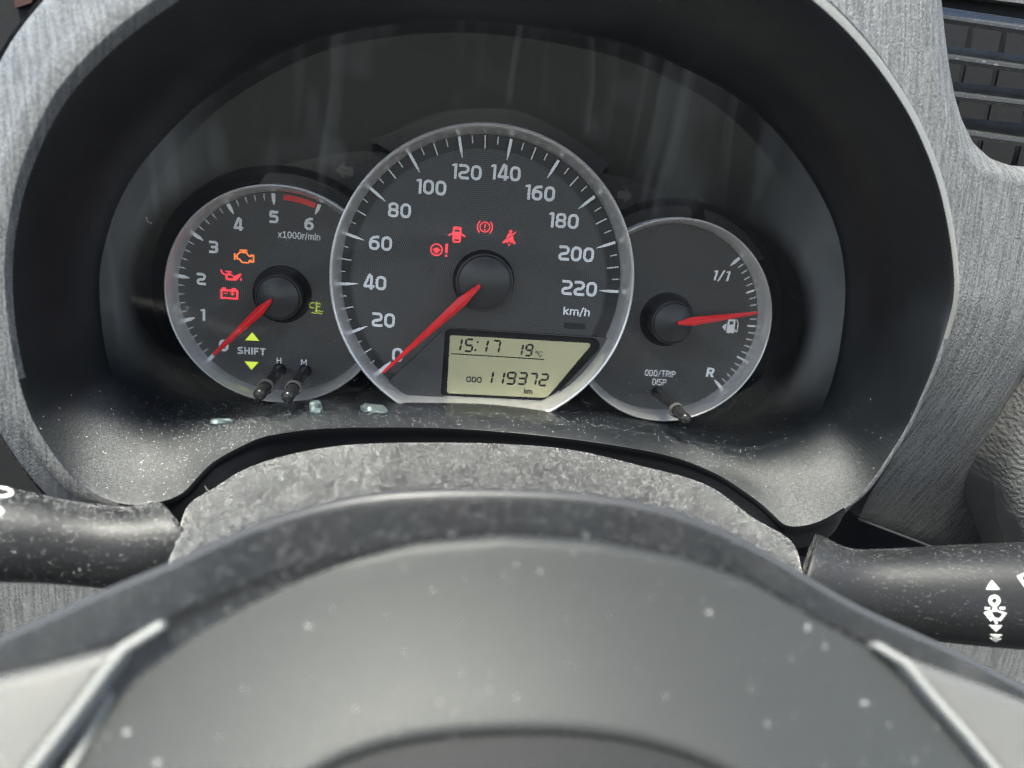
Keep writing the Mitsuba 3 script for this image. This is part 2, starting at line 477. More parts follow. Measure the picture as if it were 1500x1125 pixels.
add('lip', loft([np.asarray(L)[ib] for L in rows], closed=False), 'm_lip', hood, smooth=True)

# ================================================================== instrument cluster
cl = thing('instrument_cluster', 'instrument cluster of three silver ringed gauges behind a dusty clear cover', 'instrument cluster')
# housing: dark plate behind with a tray
hp = Polygon([(q[0], q[2]) for q in A3]).buffer(0.03)
add('housing', extrude(hp, 0.012, 0.003), 'm_housing', cl)
# clear cover
cen = np.array([0.0, 0, 0.01])
ringsL = []
for s in np.linspace(1.0, 0.0, 14)[:-1]:
    P = cen + (AL - cen) * s
    P[:, 1] = lens_y(P[:, 0], P[:, 2])
    ringsL.append(P)
lens_mesh = loft(ringsL, cap1=True)
v = np.array(lens_mesh.vertices); v[-1, 1] = lens_y(v[-1, 0], v[-1, 2]); v[:, 1] += 0.0005
lens_mesh = tri_mesh(v, lens_mesh.faces)
add('clear_cover', lens_mesh, 'm_lens', cl, smooth=True)


lp = Polygon([(q[0], q[2]) for q in AL]).buffer(-0.001)
free = lp.difference(union_all([Point(0, 0).buffer(0.0705), Point(-0.0924, -0.014).buffer(0.0505), Point(0.0924, -0.014).buffer(0.0505), box(-1, -1, 1, -0.052)]))
sm = []
for g_ in getattr(free, 'geoms', [free]):
    if g_.area > 1e-4:
        q_, f_, _ = triangulate(g_, 0.004)
        sm.append(tri_mesh(np.stack([q_[:, 0], lens_y(q_[:, 0], q_[:, 1]) - 0.0002, q_[:, 1]], 1), f_))
add('smear_film', concat(sm), 'm_smear', cl, smooth=True, label='streaky wiped dust film on the clear cover')


# ---- lettering
def fillet(pts, r, closed=False):
    out, n = [], len(pts)
    for i, p in enumerate(pts):
        p = np.array(p[:2], float); rr = pts[i][2] if len(pts[i]) > 2 else r
        if (not closed and i in (0, n - 1)) or rr == 0:
            out.append(p); continue
        a, b = np.array(pts[i - 1][:2], float), np.array(pts[(i + 1) % n][:2], float)
        u, w = a - p, b - p
        lu, lw = np.linalg.norm(u), np.linalg.norm(w)
        d = min(rr, lu * 0.5 if (closed or i > 1) else lu * 0.98, lw * 0.5 if (closed or i < n - 2) else lw * 0.98)
        p0, p1 = p + u / lu * d, p + w / lw * d
        for t in np.linspace(0, 1, 7):
            out.append((1 - t) ** 2 * p0 + 2 * t * (1 - t) * (0.9 * p + 0.1 * (p0 + p1) / 2) + t * t * p1)
    return out


def stroke(pts, w, r=0.3, closed=False):
    q = fillet(pts, r, closed)
    if closed: q = q + [q[0], q[1]]
    return LineString(q).buffer(w / 2, cap_style='flat', join_style='round')


def glyph(ch, s=0.17):
    h = s / 2
    W = 0.74
    a, b, c, d = h, W - h, h, 1 - h
    if ch == '0': g = [stroke([(a, c), (b, c), (b, d), (a, d)], s, 0.34, True)]
    elif ch == '1': W = 0.36; g = [box(W - s, 0, W, 1), Polygon([(W - s, 1), (0.0, 0.93), (0.0, 0.80), (W - s, 0.84)])]
    elif ch == '2': g = [stroke([(0.02, d), (b, d), (b, 0.50), (a, 0.42), (a, c), (W, c)], s, 0.22)]
    elif ch == '3': g = [stroke([(0.02, d), (b, d), (b, 0.5, 0.20), (0.16, 0.5, 0)], s, 0.22), stroke([(0.16, 0.5, 0), (b, 0.5), (b, c), (0.0, c)], s, 0.24)]
    elif ch == '4': g = [stroke([(W * 0.70, 1.0), (W * 0.55, 1.0, 0), (a, 0.25, 0.05), (a + .01, 0.235, 0.03), (W + 0.04, 0.235)], s, 0.05), box(W * 0.62, 0.0, W * 0.62 + s, 1.0)]
    elif ch == '5': g = [stroke([(W - 0.03, d), (a + 0.02, d, 0.02), (a, 0.56, 0.02), (b, 0.58), (b, c), (0.0, c)], s, 0.24)]
    elif ch == '6': g = [stroke([(a, c), (b, c), (b, 0.59), (a, 0.59)], s, 0.26, True), stroke([(a, 0.3), (a, d), (W - 0.05, d)], s, 0.42)]
    elif ch == '8': g = [stroke([(a + .02, 0.5), (b - .02, 0.5), (b - .02, d), (a + .02, d)], s, 0.24, True), stroke([(a, c), (b, c), (b, 0.5), (a, 0.5)], s, 0.26, True)]
    elif ch == 'S': g = [stroke([(W - 0.02, d), (a, d), (a, 0.52), (b, 0.48), (b, c), (0.02, c)], s, 0.2)]
    elif ch == 'H': g = [box(0, 0, s, 1), box(W - s, 0, W, 1), box(0, 0.5 - h, W, 0.5 + h)]
    elif ch == 'I': W = s; g = [box(0, 0, s, 1)]
    elif ch == 'F': W = 0.64; g = [box(0, 0, s, 1), box(0, 1 - s, W, 1), box(0, 0.5 - h, W - 0.06, 0.5 + h)]
    elif ch == 'T': g = [box(W / 2 - h, 0, W / 2 + h, 1), box(0, 1 - s, W, 1)]
    elif ch == 'O': g = [stroke([(a, c), (b, c), (b, d), (a, d)], s, 0.34, True)]
    elif ch == 'D': g = [stroke([(a, c, 0.02), (b, c), (b, d), (a, d, 0.02)], s, 0.34, True)]
    elif ch == 'P': g = [box(0, 0, s, 1), stroke([(a, d, 0.02), (b, d), (b, 0.44), (a, 0.44, 0.02)], s, 0.24, True)]
    elif ch == 'R': g = [box(0, 0, s, 1), stroke([(a, d, 0.02), (b, d), (b, 0.46), (a, 0.46, 0.02)], s, 0.24, True), Polygon([(W * 0.42, 0.46), (W * 0.42 + s, 0.46), (W + 0.02, 0), (W - s, 0)])]
    elif ch == 'M': W = 0.86; g = [box(0, 0, s, 1), box(W - s, 0, W, 1), Polygon([(0, 1), (s, 1), (W / 2 + h, 0.3), (W / 2 - h, 0.3)]), Polygon([(W - s, 1), (W, 1), (W / 2 + h, 0.3), (W / 2 - h, 0.3)])]
    elif ch == '/': W = 0.50; g = [Polygon([(0, -0.06), (s * 0.9, -0.06), (W, 1.06), (W - s * 0.9, 1.06)])]
    return union_all(g), W


def number(txt, height, s=0.17, gap=0.12):
    x, out = 0, []
    for ch in txt:
        g, w = glyph(ch, s)
        out.append(affinity.translate(g, x)); x += w + gap
    x -= gap
    return affinity.scale(affinity.translate(union_all(out), -x / 2, -0.5), height, height, origin=(0, 0))


def place_shape(shape, px, py, yface, proud=0.00025, aspect=1.0):
    p = at(px, py, yface)
    return extrude(affinity.translate(affinity.scale(shape, aspect, 1, origin=(0, 0)), p[0], p[2]), yface - proud, proud + 0.0001)


def lettering(txt, hpx, wpx, x, y, yf, s=0.17, shear=0.0, gap=0.16):
    m = mpp(x, y, yf)
    g = number(txt, hpx * m, s, gap)
    x0, _, x1, _ = g.bounds
    g = affinity.affine_transform(g, [wpx * m / (x1 - x0), shear, 0, 1, 0, 0])
    return place_shape(g, x, y, yf)


def word(txt, height, px, py, yface, width=None, bold=False, shear=0.0, proud=0.0002):
    m = meshkit.text_mesh(txt, height, proud + 0.0001, bold)
    v = np.array(m.vertices)
    w = np.ptp(v[:, 0])
    v[:, 0] -= v[:, 0].min() + w / 2
    v[:, 1] -= height / 2
    if width: v[:, 0] *= width / w
    v[:, 0] += shear * v[:, 1]
    p = at(px, py, yface)
    return tri_mesh(np.stack([p[0] + v[:, 0], yface + 0.0001 - v[:, 2], p[2] + v[:, 1]], 1), m.faces)


def mpp(px, py, y):      # metres per photograph pixel there
    return np.linalg.norm(at(px + 1, py, y) - at(px, py, y))


def dial_angle(px, py, y, c):
    p = at(px, py, y)
    return math.atan2(p[2] - c[1], p[0] - c[0])


def tick(c, ang, r0, r1, w, yf, pointed=True, proud=0.0003):
    """r0 inner end, r1 outer end"""
    e, t = np.array([math.cos(ang), math.sin(ang)]), np.array([-math.sin(ang), math.cos(ang)])
    if pointed:
        rm = r1 - 0.55 * (r1 - r0)
        pts = [e * r1 + t * w / 2, e * rm + t * w / 2, e * r0 + t * w * 0.10, e * r0 - t * w * 0.10, e * rm - t * w / 2, e * r1 - t * w / 2]
    else:
        pts = [e * r1 + t * w / 2, e * r0 + t * w / 2, e * r0 - t * w / 2, e * r1 - t * w / 2]
    return extrude(Polygon([(c[0] + p[0], c[1] + p[1]) for p in pts]), yf - proud, proud)


def arc_band(c, r0, r1, a0, a1, n=24):
    t = np.linspace(a0, a1, n)
    o = [(c[0] + r1 * math.cos(q), c[1] + r1 * math.sin(q)) for q in t]
    i = [(c[0] + r0 * math.cos(q), c[1] + r0 * math.sin(q)) for q in t[::-1]]
    return Polygon(o + i)


def loop_of(poly, n=240):
    r = poly.exterior
    return np.array([r.interpolate(i / n, normalized=True).coords[0] for i in range(n)])


def ring_loft(P, steps):
    """P (n, 2) closed outline; steps [(inward offset, y)]"""
    d = np.roll(P, -1, 0) - np.roll(P, 1, 0)
    n = np.stack([-d[:, 1], d[:, 0]], 1); n /= np.linalg.norm(n, axis=1, keepdims=True)
    if ((P - P.mean(0)) * n).sum() > 0: n = -n
    for _ in range(3):
        n = n + 0.5 * (np.roll(n, 1, 0) + np.roll(n, -1, 0)); n /= np.linalg.norm(n, axis=1, keepdims=True)
    return loft([np.stack([(P + n * o)[:, 0], np.full(len(P), y), (P + n * o)[:, 1]], 1) for o, y in steps])


def needle(pivot_px, tip_px, y, w_max=0.0042, w_tip=0.0011, white_tip=0.0):
    """a tapered blade with a ridge along its back, from near the pivot to the tip"""
    a, b = at(*pivot_px, y - 0.001), at(*tip_px, y)
    a, b = np.array([a[0], a[2]]), np.array([b[0], b[2]])
    e = (b - a) / np.linalg.norm(b - a); t = np.array([-e[1], e[0]])
    L = np.linalg.norm(b - a)

    def sect(s, w, h):
        c = a + e * s
        yy = y - 0.001 * (1 - s / L)
        return [[*(c + t * w / 2), yy + 0.0007], [*(c + t * w / 2), yy], [*(c + t * w * 0.1), yy - h], [*(c - t * w * 0.1), yy - h], [*(c - t * w / 2), yy], [*(c - t * w / 2), yy + 0.0007]]

    def body(stations):
        loops = [[[q[0], q[2], q[1]] for q in sect(*s)] for s in stations]
        return loft(loops, cap0=True, cap1=True)
    e1 = L - white_tip
    wt_ = lambda s: w_tip + (w_max - w_tip) * (L - s) / (L * 0.82) if s > 0.18 * L else w_max * (0.35 + 0.65 * s / (0.18 * L))
    st = [0.0, 0.02 * L, 0.10 * L, 0.18 * L, 0.45 * L, 0.75 * L, e1]
    red = body([(s, wt_(s), 0.0011 if s > 0 else 0.0006) for s in st])
    tip = body([(e1 + 1e-5, wt_(e1), 0.0010), (L, w_tip * 0.9, 0.0008)]) if white_tip else None
    return red, tip


def hub_cap(c, R, y0, y1):
    """cap with a raised rim line: from the face y0 to the top y1"""
    h = y0 - y1
    return lathe([(R * 0.97, y0), (R, y1 + h * 0.25), (R, y1 + 0.0008), (R * 0.985, y1 + 0.0002), (R * 0.955, y1), (R * 0.925, y1 + 0.0003), (R * 0.905, y1 + 0.0006),
                  (R * 0.88, y1 + 0.0002), (R * 0.78, y1 - 0.0002), (R * 0.5, y1 - 0.0010), (R * 0.2, y1 - 0.0014), (1e-5, y1 - 0.0015)], c, 72)


# ---------------------------------------------------------------- speedometer
SC = (-0.0012, -0.0010)
YS = -0.0035          # tick band
YD = -0.0050          # raised disc
R0 = 0.0689
zb = at(690, 602, -0.014)[2]
outline = Point(0, 0).buffer(R0, quad_segs=64).intersection(box(-1, zb, 1, 1)).buffer(-0.007).buffer(0.007)
PO = loop_of(outline, 300)
sp = cl + '__speedometer'
add('speedometer', extrude(outline.buffer(-0.002), YS, 0.012), 'm_band', cl, label='largest middle gauge with white numbers up to 220')
add('bezel', ring_loft(PO, [(0.0006, 0.010), (0.0, -0.010), (0.0, -0.0132), (0.0003, -0.0139), (0.0008, -0.0141), (0.0013, -0.0138), (0.0017, -0.0132), (0.0026, -0.0110), (0.0036, -0.0075), (0.0041, -0.0055), (0.0043, -0.0032)]), 'm_bezel', sp, smooth=40)
RD = 0.0588
disc = Point(*SC).buffer(RD, quad_segs=48)
plate_px = [(562, 566), (600, 530), (640, 492), (648, 484), (656, 480.5), (700, 483), (889, 494.5), (920, 500), (930, 620), (560, 620)]
plate = Polygon([(lambda q: (q[0], q[2]))(at(*q, YD - 0.0012)) for q in plate_px]).intersection(outline.buffer(-0.0035))
a_cut = disc.difference(plate.buffer(0.0001))
add('dial_face', extrude(a_cut, YD, 0.0014), 'm_face_speed', sp)
edge = Point(*SC).buffer(RD + 0.0005, quad_segs=48).difference(Point(*SC).buffer(RD - 0.0004, quad_segs=48)).difference(plate)
add('disc_edge', extrude(edge, YD - 0.0003, 0.0015), 'm_hub', sp)
lcd_px = [(653, 486), (660, 482.5), (870, 496), (877, 501), (878, 510), (805, 588), (799, 590), (652, 582), (647, 576)]
lcd_hole = Polygon([(lambda q: (q[0], q[2]))(at(*q, YD - 0.0012)) for q in lcd_px]).buffer(-0.0008).buffer(0.0012)
add('display_surround', extrude(plate.difference(lcd_hole), YD - 0.0012, 0.0030), 'm_plate', sp)
# display
YL = YD + 0.0010
lcdp = lcd_hole.buffer(0.0015)
add('display', extrude(lcdp, YL, 0.0004), 'm_lcd', sp, label='olive green liquid crystal display')
inner = [(659, 490.7), (863, 502.5), (866, 506), (802, 582), (796, 583), (657, 576.5), (654.5, 574)]
win = Polygon([(lambda q: (q[0], q[2]))(at(*q, YL - 0.0004)) for q in inner]).buffer(-0.001).buffer(0.001)
add('display_frame', extrude(lcdp.difference(win), YL - 0.0004, 0.0003), 'm_deep', sp)


def seg7(ch, w, h, s=0.14, slant=0.12):
    g = 0.018
    t = s
    W, H = w / h, 1.0
    on = {'0': 'abcdef', '1': 'bc', '2': 'abged', '3': 'abgcd', '5': 'afgcd', '7': 'abc', '9': 'abcdfg'}[ch]
    hb = lambda y: Polygon([(t * 0.5 + g, y), (t + g, y + t / 2), (W - t - g, y + t / 2), (W - t * 0.5 - g, y), (W - t - g, y - t / 2), (t + g, y - t / 2)])
    vb = lambda x, y0, y1: Polygon([(x, y0 + g), (x + t / 2, y0 + t / 2 + g), (x + t / 2, y1 - t / 2 - g), (x, y1 - g), (x - t / 2, y1 - t / 2 - g), (x - t / 2, y0 + t / 2 + g)])
    c = t / 2
    S = {'a': hb(H - c), 'g': hb(0.5), 'd': hb(c), 'b': vb(W - c, 0.5, H - c), 'c': vb(W - c, c, 0.5), 'f': vb(c, 0.5, H - c), 'e': vb(c, c, 0.5)}
    m = union_all([S[k] for k in on])
    m = affinity.translate(m, -W / 2, -0.5)
    m = affinity.affine_transform(m, [1, slant, 0, 1, 0, 0])
    return affinity.scale(m, h, h, origin=(0, 0))


Z3 = lambda x, y: (640 + x / 5.769, 480 + y / 5.769)
YQ = YL - 0.00015
for ch, x, y, hpx, wpx in [('1', 178, 143, 21, 12), ('5', 272, 149, 21, 13.5), ('1', 398, 155, 21, 12), ('7', 498, 161, 21, 13.5), ('1', 697, 186, 19, 11), ('9', 778, 190, 19, 11.5),
                           ('1', 442, 418, 20.5, 12), ('1', 537, 424, 20.5, 12), ('9', 627, 427, 20, 14), ('3', 722, 429, 19.5, 14), ('7', 812, 435, 19.5, 12.5), ('2', 903, 441, 19.5, 13.5)]:
    q = Z3(x, y)
    m = mpp(*q, YL)
    add('display_digit', place_shape(seg7(ch, wpx * m, hpx * m), *q, YQ, 0.0001), 'm_seg', sp)
q0, q1 = Z3(120, 219), Z3(905, 268)
p0, p1 = at(*q0, YQ), at(*q1, YQ)
add('display_line', extrude(LineString([(p0[0], p0[2]), (p1[0], p1[2])]).buffer(0.00022, cap_style='flat'), YQ - 0.0001, 0.0002), 'm_seg', sp)
dots = [(lambda p: Point(p[0], p[2]).buffer(0.0005))(at(*Z3(*q), YQ)) for q in ((345, 122), (325, 188))]
add('display_colon', extrude(union_all(dots), YQ - 0.0001, 0.0002), 'm_seg', sp)
m_ = mpp(760, 540, YL)
add('display_text', word('ODO', 8.2 * m_, *Z3(313, 438), YQ, width=22.5 * m_, bold=True, proud=0.0001), 'm_seg', sp)
add('display_text', word('km', 7.2 * m_, *Z3(770, 537), YQ, width=12 * m_, bold=True, proud=0.0001), 'm_seg', sp)
add('display_text', word('°C', 7.8 * m_, *Z3(862, 222), YQ, width=10.5 * m_, proud=0.0001), 'm_seg', sp)

# ticks and numbers
RT1 = 0.0650
a0 = dial_angle(553, 546, YS, SC) ; a0 = a0 if a0 < 0 else a0 - 2 * math.pi
a220 = dial_angle(890, 425.5, YS, SC)
a0 += 0 if a0 < -math.pi / 2 else -2 * math.pi
A0, A220 = a0 + 2 * math.pi, a220            # decreasing angle from 0 to 220
for k in range(45):
    v_ = k * 5
    ang = A0 + (A220 - A0) * v_ / 220.0
    if v_ % 20 == 0: add('tick_mark', tick(SC, ang, RT1 - 0.0092, RT1, 0.0013 if v_ else 0.0018, YD - 0.0001, True, 0.0004), 'm_white', sp)
    elif v_ % 10 == 0: add('tick_mark', tick(SC, ang, RT1 - 0.0056, RT1, 0.0006, YD + 0.0004, False, 0.0004), 'm_tick', sp)
    else: add('tick_mark', tick(SC, ang, RT1 - 0.0034, RT1, 0.0005, YD + 0.0004, False, 0.0004), 'm_tick', sp)
for t, x, y in [('0', 582.2, 519.8), ('20', 561.7, 468.6), ('40', 549.1, 414), ('60', 557.4, 356.1), ('80', 585.3, 308), ('100', 631.9, 274.3), ('120', 683.7, 251.9),
                ('140', 740.8, 253.4), ('160', 791.1, 282.8), ('180', 825.7, 323.3), ('200', 844.1, 371.8), ('220', 848.4, 422.3)]:
    add('number', place_shape(number(t, 21.5 * mpp(x, y, YD), 0.19, 0.10), x, y, YD), 'm_white', sp)
m_ = mpp(845, 457, YD)
add('unit_text', word('km/h', 11 * m_, 844.7, 456.2, YD, width=39 * m_, bold=True), 'm_white', sp)
p = at(841.7, 477.5, YD)
add('code_plate', extrude(box(p[0] - 0.0052, p[2] - 0.0014, p[0] + 0.0052, p[2] + 0.0014), YD - 0.0002, 0.0002), 'm_black', sp)
add('code_text', word('XP72-A', 7.5 * m_, 841.7, 477.5, YD - 0.0002, width=31 * m_, proud=0.0001), 'm_shoulder', sp)
# hub and needle
hc = at(706.7, 413.3, -0.0135)
add('hub_recess', extrude(Point(0, 0).buffer(0.0142, quad_segs=24), YD - 0.0002, 0.0002), 'm_deep', sp)
add('hub_cap', hub_cap((0.0, 0.0), 42.5 * mpp(706, 413, -0.0125), YD, -0.0125), 'm_hub', sp, smooth=35)
red, _ = needle((703, 418), (561, 546), -0.0155, 0.0046, 0.0012)
add('needle', red, 'm_needle', sp, smooth=20)


# ---- warning lights as shapes in a unit box (x right, y up), about 1 wide
def ln(pts, w, closed=False):
    return LineString(list(pts) + ([pts[0]] if closed else [])).buffer(w / 2, join_style='mitre', cap_style='square')


def ring(x, y, r, w):
    return Point(x, y).buffer(r).difference(Point(x, y).buffer(r - w))


def icon(name):
    if name == 'engine':
        return union_all([ln([(-0.36, -0.13), (-0.25, -0.13), (-0.12, -0.30), (0.20, -0.30), (0.26, -0.17), (0.33, -0.17), (0.33, -0.24), (0.46, -0.24), (0.46, 0.10), (0.33, 0.10), (0.33, 0.04), (0.22, 0.06), (0.10, 0.22), (-0.22, 0.22), (-0.36, 0.08)], 0.075, True),
                          ln([(-0.20, 0.33), (0.12, 0.33)], 0.075), box(-0.09, 0.2, 0.01, 0.34), ln([(-0.49, -0.16), (-0.49, 0.12)], 0.075), box(-0.49, -0.05, -0.36, 0.03)])
    if name == 'oil':
        return union_all([Polygon([(-0.30, 0.08), (-0.05, 0.14), (0.12, 0.0), (0.42, 0.15), (0.50, 0.12), (0.24, -0.22), (-0.26, -0.22)]).difference(Polygon([(-0.18, -0.02), (0.0, 0.02), (0.1, -0.06), (0.06, -0.11), (-0.16, -0.11)])),
                          ln([(-0.48, 0.24), (-0.42, 0.10), (-0.28, 0.04)], 0.08), ln([(-0.24, 0.20), (-0.02, 0.20)], 0.07), box(-0.16, 0.1, -0.1, 0.2), Polygon([(0.44, -0.02), (0.50, -0.16), (0.46, -0.24), (0.40, -0.16)])])
    if name == 'battery':
        return union_all([box(-0.5, -0.33, 0.5, 0.24).difference(box(-0.38, -0.22, 0.38, 0.12)), box(-0.40, 0.22, -0.18, 0.34), box(0.14, 0.22, 0.38, 0.34), box(-0.30, -0.03, -0.08, 0.03), box(0.05, -0.03, 0.30, 0.03), box(0.14, -0.13, 0.21, 0.12)])
    if name == 'coolant':
        w = [LineString([(x0 + t, y0 + 0.035 * math.sin(t * 19)) for t in np.linspace(0, 0.36, 20)]).buffer(0.032) for x0, y0 in ((-0.30, -0.36), (0.10, -0.36), (0.16, -0.20), (-0.40, -0.16))]
        return union_all([stroke([(-0.12, 0.40), (-0.46, 0.40), (-0.46, 0.02), (-0.12, 0.02)], 0.085, 0.18), ln([(0.04, 0.46), (0.04, -0.14)], 0.10), box(0.05, 0.33, 0.34, 0.42), box(0.05, 0.10, 0.34, 0.19), Point(0.04, -0.18).buffer(0.1), *w[:2], w[2]])
    if name == 'steer':
        return union_all([ring(-0.14, 0, 0.36, 0.085), Polygon([(-0.40, 0.0), (-0.14, 0.14), (0.12, 0.0), (0.0, -0.06), (-0.07, -0.2), (-0.21, -0.2), (-0.28, -0.06)]), box(0.36, -0.12, 0.48, 0.36).buffer(0.02), Point(0.42, -0.30).buffer(0.075)])
    if name == 'door':
        return union_all([Polygon([(-0.22, 0.50), (0.22, 0.50), (0.28, 0.40), (0.28, -0.40), (0.20, -0.52), (-0.20, -0.52), (-0.28, -0.40), (-0.28, 0.40)]).difference(box(-0.16, 0.18, 0.16, 0.30)).difference(box(-0.14, -0.40, 0.14, -0.30)),
                          Polygon([(-0.28, 0.12), (-0.28, 0.0), (-0.52, -0.16), (-0.56, -0.06)]), Polygon([(0.28, 0.12), (0.28, 0.0), (0.52, -0.16), (0.56, -0.06)])])
    if name == 'brake':
        cut = box(-1, -0.42, 1, 0.42)
        return union_all([ring(0, 0, 0.33, 0.075), ring(0, 0, 0.50, 0.085).intersection(cut).difference(box(-0.30, -1, 0.30, 1)), box(-0.045, -0.06, 0.045, 0.20), Point(0, -0.16).buffer(0.055)])
    if name == 'belt':
        return union_all([Point(0.04, 0.42).buffer(0.12), Polygon([(-0.12, 0.28), (0.20, 0.28), (0.30, -0.16), (0.46, -0.34), (0.40, -0.46), (0.16, -0.30), (0.0, -0.62), (-0.18, -0.32), (-0.44, -0.44), (-0.48, -0.32), (-0.28, -0.14)]).difference(ln([(-0.24, -0.12), (0.22, 0.20)], 0.05)).difference(Point(0, -0.36).buffer(0.09)),
                          ln([(0.20, 0.22), (0.40, 0.40)], 0.08)])
    if name == 'abs':
        return union_all([ring(0, 0, 0.32, 0.09), box(-0.06, -0.1, 0.06, 0.2), ring(0, 0, 0.5, 0.09).difference(box(-0.3, -1, 0.3, 1))])
    if name == 'pump':
        return union_all([box(-0.16, -0.40, 0.26, 0.40).buffer(0.03).difference(box(-0.08, 0.10, 0.18, 0.30)), stroke([(0.29, -0.20), (0.36, -0.2), (0.36, -0.32), (0.48, -0.32), (0.48, 0.25), (0.34, 0.42)], 0.06, 0.08), Polygon([(-0.26, 0.16), (-0.26, -0.30), (-0.54, -0.07)])])
    if name == 'arrow':
        return union_all([Polygon([(-0.55, 0), (0.0, 0.5), (0.0, -0.5)]), box(-0.05, -0.26, 0.5, 0.26)])
    if name == 'seat':
        return union_all([box(-0.42, -0.48, 0.42, 0.48).difference(box(-0.34, -0.40, 0.34, 0.40)), box(-0.2, -0.3, 0.2, 0.3).difference(box(-0.1, -0.05, 0.1, 0.15))])


def put_icon(name, px, py, wpx, yf, m, parent, nm, label=None, emit=None, rot=0, flip=1):
    s = wpx * mpp(px, py, yf)
    g = affinity.scale(affinity.rotate(icon(name), rot, origin=(0, 0)), s * flip, s, origin=(0, 0))
    return add(nm, place_shape(g, px, py, yf, 0.0002), m, parent, label=label, emit=emit)


LIT = 2.0 ** -exposure
RED, AMBER, GREEN = [tuple(LIT * np.array(c)) for c in ((1.0, 0.010, 0.025), (1.1, 0.22, 0.010), (0.58, 0.76, 0.0))]
put_icon('steer', 643, 366, 26, YD, 'm_lamp', sp, 'warning_light', 'red steering wheel warning light', RED)
put_icon('door', 669.3, 343.5, 23, YD, 'm_lamp', sp, 'warning_light', 'red open door warning light', RED)
put_icon('brake', 710.3, 332.5, 24, YD, 'm_lamp', sp, 'warning_light', 'red brake warning light', RED)
put_icon('belt', 746.5, 348, 21, YD, 'm_lamp', sp, 'warning_light', 'red seat belt warning light', RED)
put_icon('abs', 627, 393, 15, YD, 'm_ghost', sp, 'unlit_symbol')

# ---------------------------------------------------------------- tachometer
YT = 0.0060
TC, FC = (-SIDE_X, SIDE_Z), (SIDE_X, SIDE_Z)
RS = 0.0498
BEZ = [(0.0008, 0.012), (0.0, 0.000), (0.0, -0.0034), (0.0003, -0.0039), (0.0007, -0.0040), (0.0011, -0.0037), (0.0022, -0.0012), (0.0031, 0.0020), (0.0033, 0.0062)]


def side_gauge(name, c, m, label):
    k = cl + '__' + name
    add(name, extrude(Point(*c).buffer(RS - 0.002, quad_segs=48), YT, 0.005), m, cl, label=label)
    def tuck(m):      # the part behind the middle gauge steps back under it
        v = np.array(m.vertices)
        inside = np.hypot(v[:, 0], v[:, 2]) < R0 - 0.0006
        v[inside, 1] = np.maximum(v[inside, 1], 0.003)
        return tri_mesh(v, m.faces)
    add('bezel', tuck(ring_loft(loop_of(Point(*c).buffer(RS, quad_segs=64), 480), BEZ)), 'm_bezel', k, smooth=40)
    add('surround_step', tuck(ring_loft(loop_of(Point(*c).buffer(RS + 0.0085, quad_segs=64)), [(0.0, 0.012), (0.0, 0.0045), (0.0004, 0.0040), (0.0010, 0.0042), (0.0075, 0.0075), (0.0080, 0.0115)])), 'm_housing', k, smooth=40)
    return k


ta = side_gauge('tachometer', TC, 'm_face_tach', 'left round gauge of engine speed with red zone')
fu = side_gauge('fuel_gauge', FC, 'm_face_fuel', 'right round fuel gauge')
for t, x, y in [('0', 327.9, 505.8), ('1', 297.6, 461.1), ('2', 295, 408.5), ('3', 313.1, 361.8), ('4', 348.9, 328.9), ('5', 401.5, 317.7), ('6', 452.8, 327.9)]:
    add('number', place_shape(number(t, 18.5 * mpp(x, y, YT), 0.21), x, y, YT), 'm_white', ta)
RTT = 0.0458
TD, FD = (-0.0934, -0.0142), (0.0915, -0.0147)
tz = lambda x, y: (220 + x / 3.041, 250 + y / 3.041)
maj = {0: tz(264, 838), 1: tz(175, 662), 2: tz(150, 473), 3: tz(216, 296), 4: tz(359, 169), 5: tz(550, 126), 6: tz(746, 172)}
tang = [dial_angle(*maj[i], YT, TD) for i in range(7)]
tang = np.unwrap(tang)
fitl = np.polyfit(range(7), tang, 1)
for k in range(31):
    ang = np.polyval(fitl, k / 5)
    if k % 5 == 0:
        if k: add('tick_mark', tick(TD, ang, RTT - 0.0051, RTT, 0.0016, YT, True), 'm_white', ta)
        else: add('tick_mark', tick(TD, ang, RTT - 0.0042, RTT, 0.0016, YT, True), 'm_white', ta)
    elif k < 25: add('tick_mark', tick(TD, ang, RTT - 0.0030, RTT, 0.0005, YT, True), 'm_tick', ta)
add('red_zone', extrude(arc_band(TD, RTT - 0.0027, RTT - 0.0002, np.polyval(fitl, 5.22), np.polyval(fitl, 5.93)), YT - 0.0003, 0.0003), 'm_redzone', ta)
m_ = mpp(438, 345, YT)
add('unit_text', word('x1000r/min', 9.6 * m_, 438.3, 345.2, YT, width=62 * m_, bold=True), 'm_white', ta)
add('shift_text', lettering('SHIFT', 11, 41, 368.6, 514, YT, 0.21), 'm_white', ta)
add('stem_text', lettering('H', 9, 7, 408.8, 527.9, YT, 0.16), 'm_white', ta)
add('stem_text', lettering('M', 9, 8.5, 445.3, 530.5, YT, 0.16), 'm_white', ta)
tri = Polygon([(-0.5, -0.29), (0.5, -0.29), (0, 0.33)])
for x, y, f in ((369.6, 493, 1), (368.6, 535.3, -1)):
    s = 20.5 * mpp(x, y, YT)
    add('shift_arrow', place_shape(affinity.scale(tri, s, s * f, origin=(0, 0)), x, y, YT), 'm_lamp', ta, label='lit green shift arrow pointing ' + ('up' if f > 0 else 'down'), emit=GREEN)
put_icon('engine', 358.1, 376, 29, YT, 'm_lamp', ta, 'warning_light', 'amber engine warning light', AMBER)
put_icon('oil', 339, 404, 31, YT, 'm_lamp', ta, 'warning_light', 'red oil can warning light', RED)
put_icon('battery', 336.1, 429.8, 26, YT, 'm_lamp', ta, 'warning_light', 'red battery warning light', RED)
